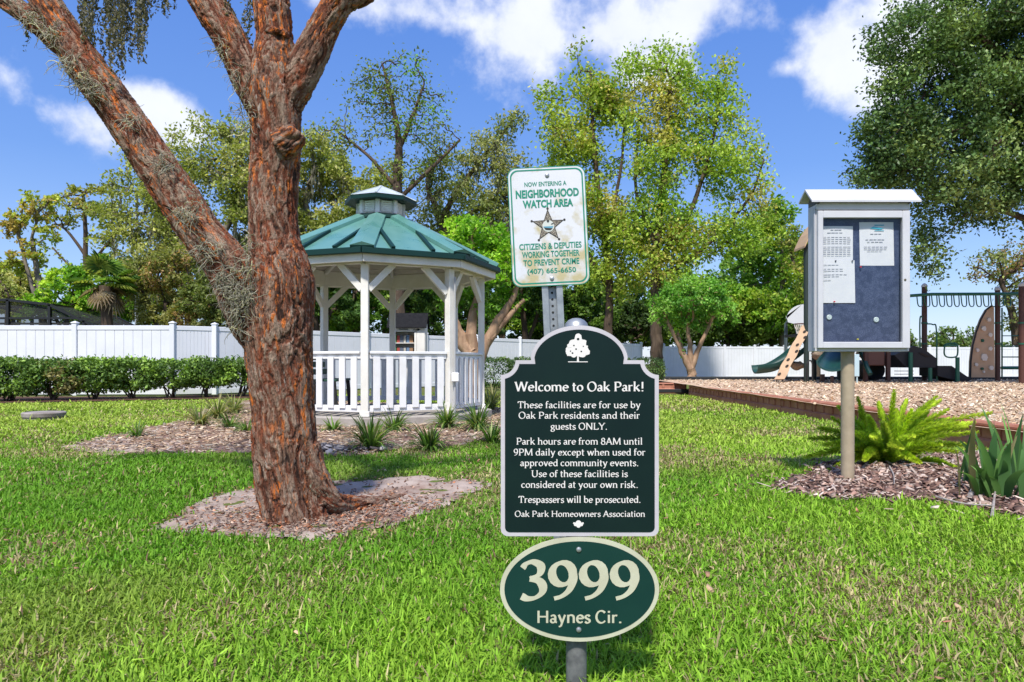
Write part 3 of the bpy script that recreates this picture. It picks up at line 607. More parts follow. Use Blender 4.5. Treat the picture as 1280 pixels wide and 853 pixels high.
# --- big oak on the right, trunk beyond the frame
tree('oak_tree', 'large dark green oak overhanging the playground, upper right', 17, [[(1440, 500, 34), (1435, 400, 30), (1420, 310, 26), (1390, 260, 20)], [(1405, 280, 16), (1320, 240, 9), (1268, 222, 6), (1238, 190, 4), (1200, 165, 2.5)], [(1400, 275, 18), (1360, 190, 12), (1300, 110, 8), (1240, 60, 5), (1180, 20, 3)], [(1330, 160, 8), (1250, 130, 5), (1170, 110, 3)], [(1410, 300, 10), (1330, 290, 6), (1250, 262, 3)]],
     [(1150, 50, 60, 55), (1220, 20, 80, 55), (1290, 50, 70, 60), (1170, 130, 84, 52), (1250, 120, 76, 60), (1110, 205, 48, 30), (1180, 205, 84, 46), (1260, 215, 66, 46), (1120, 160, 46, 40), (1085, 225, 34, 14), (1330, 150, 80, 90), (1400, 60, 90, 90), (1260, 262, 50, 20), (1180, 255, 60, 16), (1165, 285, 22, 12, .5), (1150, 310, 10, 22, .4), (1170, 330, 9, 20, .3)], OAK, 5.2, 105000, None, bark_far, natt=1350, hole=.33, seed=71, tip=.011, leafmat=leafd, spread=.85)
tree('oak_tree', 'olive tree far beyond the overhead ladder at the right edge', 48, [[(1275, 480, 6), (1272, 430, 5), (1262, 380, 4), (1250, 350, 2.5)]], [(1240, 325, 34, 16), (1270, 340, 30, 26), (1225, 345, 22, 10), (1300, 330, 50, 40), (1268, 395, 24, 30)], [(.24, .27, .08), (.15, .18, .05), (.34, .20, .09)], 4.2, 3800, WOOD, bark_far, natt=260, seed=72, hole=.44)
tree('leafy_tree', 'olive-green tree behind the left side of the notice board', 40, [[(1022, 480, 4), (1020, 400, 3), (1015, 340, 2)]], [(990, 300, 24, 22), (1010, 330, 26, 30), (1030, 370, 34, 44), (1040, 300, 24, 30)], [(.28, .34, .06), (.17, .23, .04), (.38, .36, .10)], 4.6, 4200, WOOD, bark_far, natt=220, seed=73, hole=.44)
for k, (px, py, w_, lab, sd) in enumerate([(1140, 428, 40, 'low green tree line clump behind the dark ramp deck', 81), (1195, 424, 44, 'rounded green tree on the skyline left of the tan climbing wall', 82), (1262, 428, 36, 'green clump on the skyline behind the ladder at far right', 83), (1085, 425, 40, 'green clump on the skyline hidden mostly by the notice board', 84)]):
    tree('skyline_tree', lab, 85, [[(px, 468, 3), (px, 450, 2.5), (px, 436, 2)]], [(px, py, w_, 17), (px - 15, py + 10, w_ * .7, 12), (px + 18, py + 9, w_ * .7, 12)], [(.13, .20, .05), (.08, .13, .035), (.20, .26, .07)], 4.2, 2600, WOOD, bark_far, natt=150, seed=sd)

# ------------------------------------------------------------------ palm
def palm():
    d = 23.5; c = P(133, 352, d); root = thing('palm_tree', (c[0], c[1], 0), 'cabbage palm with a skirt of dead brown fronds behind the fence', 'palm', WOOD)
    r = np.random.default_rng(5); m = MB(); m.tube([(c[0], c[1], 0), (c[0] + .05, c[1], 1.6), (c[0] - .03, c[1], c[2] - .15)], [.2, .17, .2], 10); m.build('trunk', bark_far, root, smooth=True)
    def fronds(n, el0, el1, Lr, cols, name):
        V = []; T = []; Cc = []
        for k in range(n):
            az = r.uniform(0, 2 * np.pi); el = r.uniform(el0, el1); d0 = np.array([np.cos(az) * np.cos(el), np.sin(az) * np.cos(el), np.sin(el)])
            L = r.uniform(*Lr); hub = c + d0 * L * .5 + [0, 0, -.05]; side = np.cross(d0, (0, 0, 1)); side /= np.linalg.norm(side); upv = np.cross(side, d0); cc = np.array(cols[r.integers(len(cols))])
            b = len(V); V += [c, hub + side * .02, hub - side * .02]; T.append((b, b + 1, b + 2)); Cc += [cc * .8] * 3
            for a in np.linspace(-1.9, 1.9, 15):
                dirn = d0 * np.cos(a) + side * np.sin(a); ln = L * .55 * (1 - .12 * abs(a)); tip = hub + dirn * ln + [0, 0, -.25 * ln]; mid = hub + dirn * ln * .5 + upv * .03
                pr = np.cross(dirn, upv) * .03; b = len(V); V += [hub, mid + pr, tip, mid - pr]; T += [(b, b + 1, b + 2), (b, b + 2, b + 3)]; q = cc * np.exp(r.normal(0, .15)); Cc += [q] * 4
        np_mesh(name, V, tris=T, mat=leafm, parent=root, col=np.array(Cc))
    fronds(26, -.25, 1.35, (.9, 1.35), [(.20, .34, .06), (.10, .20, .04), (.34, .40, .08)], 'crown')
    fronds(16, -1.35, -.45, (.7, 1.2), [(.26, .19, .12), (.17, .12, .08), (.33, .27, .18)], 'dead_fronds')
palm()

# ------------------------------------------------------------------ hedges
def shrub(name, label, c, rx, ry, z0, z1, n, pal, ls, group, stems=6, seed=0, box=False, cat='shrub'):
    r = np.random.default_rng(seed); root = thing(name, (c[0], c[1], 0), label, cat, group)
    m = MB()
    for k in range(stems):
        a = r.uniform(0, 6.28); q = np.array([c[0] + np.cos(a) * rx * .6 * r.uniform(.3, 1), c[1] + np.sin(a) * ry * .6, z0 + (z1 - z0) * r.uniform(.4, .7)])
        b = np.array([c[0] + r.normal(0, .05), c[1] + r.normal(0, .05), -.02]); mid = (b * .5 + q * .5) + [r.normal(0, .05), r.normal(0, .05), 0]; m.tube([b, mid, q], [.022, .016, .008], 5)
    m.build('stems', bark_far, root)
    u = r.uniform(-1, 1, (n * 3, 3)); p = 6 if box else 2.6; f = (np.abs(u) ** p).sum(1); u = u[(f < 1) & (f > (.25 if box else .12))][:n]
    C = np.array([c[0], c[1], (z0 + z1) / 2]) + u * [rx, ry, (z1 - z0) / 2]
    bump = (fbm(C * 3.0, seed, 2) - .5); C = C[bump > -.09]; C = C + r.normal(size=C.shape) * .03
    lv, lt = leaf_geo(C, ls, up=.5, r=r); col = leaf_cols(C, pal, 1.8, seed + 4, r=r)
    np_mesh('foliage', lv, tris=lt, mat=leafd, parent=root, col=np.repeat(col, 4, 0))
a = np.array([-11.9, 14.9]); b = np.array([-6.15, 17.6])
HG = 'shrubs of the left hedge in front of the white fence'
names = ['leftmost shrub of the hedge, cut by the left edge of the photo', 'second hedge shrub from the left, dense and dark', 'third hedge shrub from the left, with a purple-brown tint', 'fourth hedge shrub from the left, straight behind the round concrete lid', 'fifth hedge shrub from the left, bright green on top', 'hedge shrub below the fence corner posts', 'hedge shrub with thin bare stems, third from the near trunk', 'hedge shrub with thin bare stems, second from the near trunk', 'hedge shrub right beside the near trunk']
for k, lab in enumerate(names):
    c = a + (b - a) * k / 8; t = k / 8
    pal = [(.13, .22, .04), (.065, .12, .026), (.22, .20, .07) if k == 2 else (.23, .36, .055)]
    shrub('hedge_shrub', lab, c, .78, .55, .08 + .24 * t, .98 + rng.uniform(-.03, .03), 6200 - 200 * k, pal, .085, HG, 7, 200 + k)
for k in range(6):
    x = -.5 + k * .98; y = 21.7 + k * .12
    lab = ['clipped dark hedge block beside the gazebo, left end of its row', 'second clipped hedge block right of the gazebo, touching the welcome sign edge', 'clipped hedge block hidden behind the left of the welcome sign', 'clipped hedge block hidden behind the middle of the welcome sign', 'clipped hedge block hidden behind the right of the welcome sign', 'clipped dark hedge block at the foot of the thick maple trunk'][k]
    shrub('clipped_hedge', lab, (x, y), .52, .55, .1, 1.03, 3600, [(.06, .12, .03), (.035, .07, .02), (.12, .19, .045)], .07, 'clipped hedge blocks right of the gazebo', 3, 300 + k, True)
# ================================================================== LAWN GRASS
def grass():
    r = np.random.default_rng(99); cs = []
    # (near, far, blades per m2, length, width)
    for y0, y1, dens, L, W in ((1.35, 2.6, 16000, .036, .0058), (2.6, 4.2, 9500, .037, .0070), (4.2, 7.0, 3800, .039, .0100), (7.0, 11, 1400, .044, .016), (11, 18, 600, .048, .024)):
        x1 = .86 * y1 + 1.0; n = int((y1 - y0) * 2 * x1 * dens); x = r.uniform(-x1, x1, n); y = r.uniform(y0, y1, n); k = np.abs(x) < .86 * y + .9
        x = x[k]; y = y[k]; cs.append(np.stack([x, y, np.full(len(x), L), np.full(len(x), W)], 1))
    B = np.concatenate(cs); x, y = B[:, 0], B[:, 1]
    def inside(poly, seed):
        jx = (n2(x, y, 2.6, seed, 3) - .5) * .35; jy = (n2(x, y, 2.6, seed + 40, 3) - .5) * .35
        s = r.normal(0, .045, len(x)); s2 = r.normal(0, .045, len(x)); return inpoly(x + jx + s, y + jy + s2, np.array(poly))
    out = inside(tree_patch, 1) | inside(gz_bed, 3) | inside(r_bed, 5) | (x > BX - .1) | ((y > 13.3 + (x + 16) * .0) & (y > 14.0 + (x + 11.2) * .47 - .2) & (x < -4.8))
    out |= ((x + 1.96) ** 2 + (y - 10.2) ** 2 < 1.7 ** 2) | ((x + 7.2) ** 2 + (y - 10.5) ** 2 < .36 ** 2)
    dry = n2(x, y, .75, 21, 4); dry2 = n2(x, y, 3.2, 22, 3); big = n2(x, y, .28, 23, 2)
    thin = np.clip((dry - .52) * 4, 0, 1) * np.clip((dry2 - .42) * 6, 0, 1)
    out |= r.uniform(size=len(x)) < thin * .5
    k = ~out; B = B[k]; x = x[k]; y = y[k]; dry = dry[k]; dry2 = dry2[k]; big = big[k]; thin = thin[k]; n = len(x)
    z = hgt(x, y); L = B[:, 2] * np.exp(r.normal(0, .28, n)) * (.75 + .5 * np.clip((dry2 - .3) * 2.5, 0, 1)) * (1 - .35 * thin); W = B[:, 3] * r.uniform(.7, 1.2, n)
    az = r.uniform(0, 2 * np.pi, n); lean = r.uniform(.35, 1.3, n); hx, hy = np.cos(az), np.sin(az)
    base = np.stack([x, y, z - .004], 1); side = np.stack([-hy, hx, r.normal(0, .25, n)], 1) * (W * .5)[:, None]
    d1 = np.stack([hx * np.sin(lean * .55), hy * np.sin(lean * .55), np.cos(lean * .55)], 1); d2 = np.stack([hx * np.sin(lean * 1.45), hy * np.sin(lean * 1.45), np.cos(lean * 1.45)], 1)
    mid = base + d1 * (L * .55)[:, None]; tip = mid + d2 * (L * .5)[:, None]
    V = np.stack([base - side * .7, base + side * .7, mid + side, mid - side, tip], 1).reshape(-1, 3)
    q = np.arange(n)[:, None] * 5; 
    t = np.clip((big - .5) * 2.5 + .5 + (dry2 - .5) * 1.6 + r.normal(0, .22, n), 0, 1)[:, None]
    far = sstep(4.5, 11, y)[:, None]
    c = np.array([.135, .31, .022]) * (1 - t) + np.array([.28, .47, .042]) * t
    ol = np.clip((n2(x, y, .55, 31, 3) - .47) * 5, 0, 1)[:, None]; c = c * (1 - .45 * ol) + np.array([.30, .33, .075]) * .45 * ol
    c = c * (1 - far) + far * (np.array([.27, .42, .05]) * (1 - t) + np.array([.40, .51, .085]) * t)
    straw = np.array([.50, .42, .22]); brown = np.array([.24, .15, .10])
    p = np.clip(.05 + .42 * np.clip((dry - .505) * 4.5, 0, 1) + .35 * thin, 0, .7); u = r.uniform(size=n)
    c = np.where((u < p)[:, None], straw * r.uniform(.7, 1.1, (n, 1)), c); c = np.where((u < p * .22)[:, None], brown, c)
    c = c * np.exp(r.normal(0, .2, (n, 1)))
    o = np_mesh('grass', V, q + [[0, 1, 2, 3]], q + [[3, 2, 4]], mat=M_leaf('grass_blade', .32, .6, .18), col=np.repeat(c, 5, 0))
    tag(o, 'green lawn grass with dry straw patches', 'grass', kind='stuff')
grass()
pp = np.stack([rng.uniform(-6, 4.4, 750), 1.6 + 11 * rng.uniform(size=750) ** 1.1], 1); pp = pp[(np.abs(pp[:, 0]) < pp[:, 1] * .9) & (n2(pp[:, 0], pp[:, 1], .8, 77, 3) > .50)]
chips('fallen_leaves', 'small dry brown leaves fallen on the lawn', pp, hgt(pp[:, 0], pp[:, 1]) + .016, .022, .012, [(.36, .20, .12), (.28, .16, .10), (.46, .32, .20), (.40, .17, .12)], mchip, .5)

# ================================================================== NEAR TREE
def near_tree():
    D = 3.72
    def line(pts, n=8):
        W = np.array([P(p[0], p[1], D + (p[3] if len(p) > 3 else 0)) for p in pts]); Rr = np.array([p[2] * (D + (p[3] if len(p) > 3 else 0)) / F for p in pts])
        sm = smooth_path(W, n); t = np.linspace(0, len(pts) - 1, len(sm)); return sm, np.interp(t, np.arange(len(pts)), Rr)
    limbs = [
        # trunk
        [(368, 690, 38), (366, 655, 35), (361, 620, 37), (357, 570, 39), (354, 510, 38), (349, 450, 40), (347, 400, 43), (351, 350, 41), (343, 300, 30.5), (341, 250, 28.5), (344, 200, 30), (344, 160, 30), (343, 120, 33), (343, 90, 29), (343, 50, 22), (340, 0, 21), (337, -60, 20), (332, -160, 17), (338, -260, 12)],
        # upper left fork
        [(338, 140, 26), (318, 105, 24), (298, 70, 20), (279, 35, 20.5), (258, 0, 21.5, .02), (235, -45, 20, .05), (205, -120, 17, .1), (190, -220, 12, .2)],
        # upper right fork
        [(350, 135, 24), (368, 105, 23), (388, 70, 19.5), (405, 35, 18), (424, 0, 17.5, -.02), (440, -40, 14, -.05), (470, -120, 11, -.1), (500, -230, 7, -.1)],
        [(412, 14, 11), (434, 4, 10), (462, -9, 9), (500, -45, 8), (560, -110, 6, .1)],
        # long leaning limb on the left
        [(342, 422, 36), (318, 396, 32), (300, 360, 29), (282, 328, 27), (252, 292, 25), (226, 253, 25), (196, 208, 24), (163, 160, 23), (132, 116, 22.5), (103, 76, 22), (84, 44, 18), (60, 8, 18), (40, -30, 17), (10, -90, 15), (-40, -170, 11, .1)],
        [(96, 66, 17), (66, 44, 15), (36, 20, 13), (5, 0, 11), (-40, -26, 10), (-110, -70, 7)],
        # root flares
        [(378, 560, 22), (392, 600, 20), (416, 627, 14, .05), (442, 630, 10, .20), (470, 628, 7, .35), (500, 622, 4, .55), (522, 620, 2, .7)],
        [(385, 610, 18), (394, 640, 14, -.03), (408, 660, 7, -.06)],
        [(358, 610, 26), (366, 648, 24, -.05), (372, 668, 12, -.10)],
        # burl with a hole on the trunk, knots
        [(352, 182, 20, -.08), (366, 172, 17, -.10), (372, 165, 12, -.10)], [(372, 350, 20, -.02), (386, 352, 10, -.02)], [(322, 402, 20, -.05), (312, 406, 13, -.07)], [(346, 44, 16, -.05), (347, 36, 13, -.06)],
    ]
    root = thing('bark_tree', (P(361, 660, D)[0], D, 0), 'near tree with flaky red-brown bark, forking low into a long leaning limb', 'tree')
    V = []; Q = []; o = 0; segA = []; segB = []; segR = []; segS = []
    for pts in limbs:
        sm, rr = line(pts); v, q = tube_np(sm, rr, 14); 
        m = len(sm); V.append(v); cap = [[o + i for i in (0, 4, 8, 11)], [o + (m - 1) * 14 + i for i in (0, 4, 8, 11)]]
        Q.append(q + o); s0 = 0
        # end caps as vertex fans
        V.append(np.array([sm[0], sm[-1]])); c0 = o + len(v)
        F0 = [(c0, o + (i + 1) % 14, o + i) for i in range(14)] + [(c0 + 1, o + (m - 1) * 14 + i, o + (m - 1) * 14 + (i + 1) % 14) for i in range(14)]
        o += len(v) + 2; limb_tris.extend(F0)
        s = np.concatenate([[0], np.cumsum(np.linalg.norm(np.diff(sm, axis=0), axis=1))]) + len(segA) * .37
        for i in range(m - 1): segA.append(sm[i]); segB.append(sm[i + 1]); segR.append((rr[i] + rr[i + 1]) / 2); segS.append(s[i])
    V = np.concatenate(V); Q = np.concatenate(Q)
    tmp = np_mesh('trunk_rough', V, Q, limb_tris)
    md = tmp.modifiers.new('r', 'REMESH'); md.mode = 'VOXEL'; md.voxel_size = .0058
    ms = tmp.modifiers.new('s', 'SMOOTH'); ms.factor = .5; ms.iterations = 4
    dg = bpy.context.evaluated_depsgraph_get(); ev = tmp.evaluated_get(dg); me = bpy.data.meshes.new_from_object(ev)
    bpy.data.objects.remove(tmp)
    n = len(me.vertices); co = np.empty(n * 3, np.float32); me.vertices.foreach_get('co', co); co = co.reshape(-1, 3).astype(float)
    no = np.empty(n * 3, np.float32); me.vertices.foreach_get('normal', no); no = no.reshape(-1, 3).astype(float)
    A = np.array(segA); Bm = np.array(segB); Rr = np.array(segR); S = np.array(segS); best = np.full(n, 1e9); uv = np.zeros((n, 3))
    for a, b, rr, s in zip(A, Bm, Rr, S):
        ab = b - a; L = np.linalg.norm(ab); d = ab / L; k = (np.abs(co - (a + b) / 2) < rr * 1.6 + L).all(1)
        w = co[k] - a; t = w @ d; perp = w - t[:, None] * d; ds = np.abs(np.linalg.norm(perp, axis=1) - rr) + 6 * (np.maximum(-t, 0) + np.maximum(t - L, 0)); bb = best[k]; up = ds < bb
        h = np.cross(d, (0, 1, 0)); h /= np.linalg.norm(h) + 1e-9; g = np.cross(d, h)
        q = np.stack([perp @ h, perp @ g, s + t], 1); idx = np.nonzero(k)[0][up]; uv[idx] = q[up]; best[idx] = ds[up]
    # bark relief: long plates with deep furrows, loose flakes
    warp = (fbm(uv * [8, 8, 4], 3, 3)[:, None] - .5) * 5.0
    # loose strips of bark lying in two layers over each other, with ragged lower edges
    l1 = sstep(.48, .52, fbm(uv * [38, 38, 6.5] + warp, 1, 5, .58)); l2 = sstep(.49, .53, fbm(uv * [75, 75, 17] + warp * 1.6, 5, 4, .6))
    a = fbm(uv * [17, 17, 2.2] + warp * .7, 12, 4); furrow = np.clip(1 - np.abs(a - .5) * 9, 0, 1) ** 1.5
    flake = .6 * l1 + .4 * l2; lump = fbm(co * 5, 8, 3) - .5
    disp = -.006 * furrow + .0048 * l1 + .0030 * l2 + .012 * lump + .003 * (fbm(uv * [130, 130, 30], 9, 2) - .5)
    def near(px, py, dd, rad): return np.exp(-(np.linalg.norm(co - P(px, py, D + dd), axis=1) / rad) ** 2)
    hole = np.maximum(near(363, 173, -.19, .034), np.maximum(near(346, 40, -.145, .04), near(370, 636, -.24, .030)))
    disp -= hole * .055
    co = co + no * disp[:, None]
    me.vertices.foreach_set('co', (co - ORI[root]).astype(np.float32).ravel())
    f = me.attributes.new('bark', 'FLOAT_VECTOR', 'POINT'); f.data.foreach_set('vector', uv.astype(np.float32).ravel())
    g = me.attributes.new('relief', 'FLOAT', 'POINT'); g.data.foreach_set('value', (flake - furrow).astype(np.float32))
    hh = me.attributes.new('hole', 'FLOAT', 'POINT'); hh.data.foreach_set('value', hole.astype(np.float32))
    for pl in me.polygons: pl.use_smooth = True
    m = bpy.data.materials.new('flaky_bark'); m.use_nodes = True; nt = m.node_tree; N = nt.nodes; L = nt.links; b = N['Principled BSDF']; b.inputs['Roughness'].default_value = .92; b.inputs['Specular IOR Level'].default_value = .12
    at = N.new('ShaderNodeAttribute'); at.attribute_name = 'bark'; rl = N.new('ShaderNodeAttribute'); rl.attribute_name = 'relief'; ho = N.new('ShaderNodeAttribute'); ho.attribute_name = 'hole'
    def nz(sx, sz, det=6, rough=.6, off=0):
        mp = N.new('ShaderNodeMapping'); mp.inputs['Scale'].default_value = (sx, sx, sz); mp.inputs['Location'].default_value = (off, off, off); L.new(at.outputs['Vector'], mp.inputs[0])
        t = N.new('ShaderNodeTexNoise'); t.inputs['Scale'].default_value = 1; t.inputs['Detail'].default_value = det; t.inputs['Roughness'].default_value = rough; L.new(mp.outputs[0], t.inputs['Vector']); return t.outputs['Fac']
    def rng_(v, a, b_): 
        t = N.new('ShaderNodeMapRange'); t.inputs['From Min'].default_value = a; t.inputs['From Max'].default_value = b_; L.new(v, t.inputs['Value']); return t.outputs[0]
    def mix(a, b_, f):
        t = N.new('ShaderNodeMix'); t.data_type = 'RGBA'; L.new(f, t.inputs['Factor'])
        for s, v in (('A', a), ('B', b_)):
            if isinstance(v, tuple): t.inputs[s].default_value = (*v, 1)
            else: L.new(v, t.inputs[s])
        return t.outputs['Result']
    def mul(a, b_):
        t = N.new('ShaderNodeMath'); t.operation = 'MULTIPLY'; L.new(a, t.inputs[0]); L.new(b_, t.inputs[1]); return t.outputs[0]
    base = mix((.17, .062, .036), (.37, .265, .195), rng_(rl.outputs['Fac'], .0, .8)); base = mix(base, (.24, .15, .105), mul(rng_(nz(30, 9), .45, .6), rng_(nz(12, 4, 3, .5, 31), .4, .6)))
    base = mix(base, (.27, .075, .035), mul(rng_(nz(10, 2.6, 6, .6, 4), .49, .61), rng_(nz(50, 16, 4, .6, 41), .42, .56)))                 # red-brown inner bark
    base = mix(base, (.42, .36, .31), mul(rng_(nz(60, 22, 4, .6, 9), .58, .66), rng_(nz(7, 3, 3, .5, 2), .45, .6)))   # grey weathered flakes
    base = mix(base, (.66, .19, .045), mul(rng_(nz(52, 13, 5, .62, 7), .54, .59), rng_(nz(8, 3.0, 3, .5, 12), .45, .55)))  # fresh orange where flakes fell
    base = mix(base, (.045, .028, .022), rng_(rl.outputs['Fac'], -.2, -.8))                    # darker in the furrows
    base = mix(base, (.33, .35, .25), mul(rng_(nz(80, 60, 3, .6, 3), .52, .62), rng_(nz(3, 1.1, 2, .5, 21), .56, .66)))   # lichen
    base = mix(base, (.02, .014, .012), rng_(ho.outputs['Fac'], .35, .8))
    L.new(base, b.inputs['Base Color'])
    fk = rng_(nz(120, 26, 5, .62, 17), .47, .53)
    base = mix(mix(base, (.05, .025, .018), rng_(nz(90, 14, 4, .6, 27), .60, .66)), base, fk); L.new(base, b.inputs['Base Color'])
    hs = N.new('ShaderNodeMath'); hs.operation = 'ADD'; L.new(fk, hs.inputs[0]); L.new(nz(260, 90, 5, .7), hs.inputs[1])
    bp = N.new('ShaderNodeBump'); bp.inputs['Strength'].default_value = 1.0; bp.inputs['Distance'].default_value = .006; L.new(hs.outputs[0], bp.inputs['Height']); L.new(bp.outputs[0], b.inputs['Normal'])
    me.name = 'trunk'; me.materials.clear(); link('trunk', me, m, root)
    # crown, mostly above the frame: sparse twigs with small leaves
    r = np.random.default_rng(55)
    tops = [P(338, -260, D), P(190, -220, D + .2), P(500, -230, D - .1), P(560, -110, D + .1), P(-40, -170, D + .1), P(-110, -70, D)]
    cen = [(330, -420, 130, 90), (150, -380, 120, 90), (520, -360, 110, 80), (640, -200, 70, 60), (-90, -300, 110, 80), (-200, -120, 80, 60), (150, -120, 80, 34)]
    att = np.concatenate([P(c[0], c[1], D) + (lambda u: u / np.linalg.norm(u, axis=1)[:, None] * r.uniform(.2, 1, (70, 1)) ** .5)(r.normal(size=(70, 3))) * np.array([c[2], c[2], c[3]]) * D / F for c in cen])
    nodes, par = colonize(r, tops + [P(215, -90, D + .08)], [-1] * 7, att, .09, .11, 40)
    v, q, cnt, rad = skeleton_mesh(nodes, par, {}, .006, 2.2, 5); np_mesh('branches', v, q, mat=m_twig, parent=root, smooth=True)
    src = np.concatenate([nodes[cnt <= 2], att]); src = src[src[:, 2] > 2.86]; C = np.repeat(src, 3, 0) + r.normal(size=(len(src) * 3, 3)) * .06
    lv, lt = leaf_geo(C, .055, up=.5, r=r); np_mesh('crown', lv, tris=lt, mat=leafm, parent=root, col=np.repeat(leaf_cols(C, GRN, 2, 5, r=r), 4, 0))
    # long strands of moss hanging into the top left
    W = []; 
    for (x0, x1, yb, nn) in ((100, 124, 118, 13), (126, 142, 62, 6), (142, 164, 108, 12), (158, 184, 80, 11), (184, 196, 30, 4), (270, 290, 46, 6), (306, 322, 70, 6), (200, 228, 22, 6), (26, 40, 62, 3)):
        for k in range(nn):
            x = r.uniform(x0, x1); y1 = yb * r.uniform(.45, 1.05); off = r.normal(0, .10)
            if x0 == 26: y0 = 30
            else: y0 = -70
            ys = np.arange(y0, y1, 2.6); xs = x + np.cumsum(r.normal(0, .9, len(ys)))
            for xx, yy in zip(xs, ys):
                for q in range(3 if yy < y1 - 14 else 2): W.append(P(xx + r.normal(0, 1.3), yy + r.uniform(-1, 1), D + .1 + off))
    W = np.array(W); W += r.normal(size=W.shape) * .006; v2, t2 = leaf_geo(W, .024, up=0, aspect=.45, droop=1.3, r=r)
    np_mesh('hanging_moss', v2, tris=t2, mat=leafm, parent=root, col=np.repeat(np.array([(.17, .16, .115)]) * np.exp(r.normal(0, .3, (len(W), 1))), 4, 0))
    # tufts of curled air-plant strands clinging to the limbs
    def tuft(cx, cy, rx, ry, dd, n, L=.10, seed=0):
        rr = np.random.default_rng(900 + seed); vs = []; qs = []; o = 0; cols = []
        for k in range(n):
            a = rr.uniform(0, 6.28); q = rr.uniform() ** .5; p0 = P(cx + rx * q * np.cos(a), cy + ry * q * np.sin(a), D + dd + rr.normal(0, .02)); d = rr.normal(size=3) * [1, .7, 1] + [0, -.5, -.1]; d /= np.linalg.norm(d); pts = [p0]
            for s in range(5):
                d = d + rr.normal(size=3) * .5 + [0, 0, -.12]; d /= np.linalg.norm(d); pts.append(pts[-1] + d * L * .22)
            v, q_ = tube_np(np.array(pts), np.linspace(.0024, .0009, 6), 3); vs.append(v); qs.append(q_ + o); o += len(v); cols.append(np.repeat([np.array([.42, .40, .33]) * np.exp(rr.normal(0, .28))], len(v), 0))
        np_mesh('air_plant_tuft', np.concatenate(vs), np.concatenate(qs), mat=leafm, parent=root, col=np.concatenate(cols))
    # along the top of the leaning limb
    for i, t in enumerate([(40, 22, 14, 9, -.09, 40), (62, 42, 12, 10, -.10, 45), (86, 78, 14, 12, -.13, 50), (104, 100, 12, 12, -.13, 45), (122, 112, 10, 10, -.12, 35), (165, 150, 10, 8, -.12, 30), (205, 205, 14, 12, -.12, 40), (236, 268, 14, 14, -.13, 55), (262, 312, 16, 14, -.14, 70), (285, 350, 16, 18, -.15, 100), (295, 375, 14, 20, -.16, 100), (300, 402, 10, 14, -.15, 35), (312, 372, 10, 16, -.17, 60), (308, 145, 9, 22, -.10, 40), (300, 100, 8, 16, -.09, 40), (278, 60, 8, 16, -.08, 40), (312, 330, 5, 40, -.16, 50)]): tuft(*t, seed=i)
limb_tris = []
m_twig = M('twig_bark', (.20, .12, .085), .9, (.11, .07, .05), 30, 4)
near_tree()

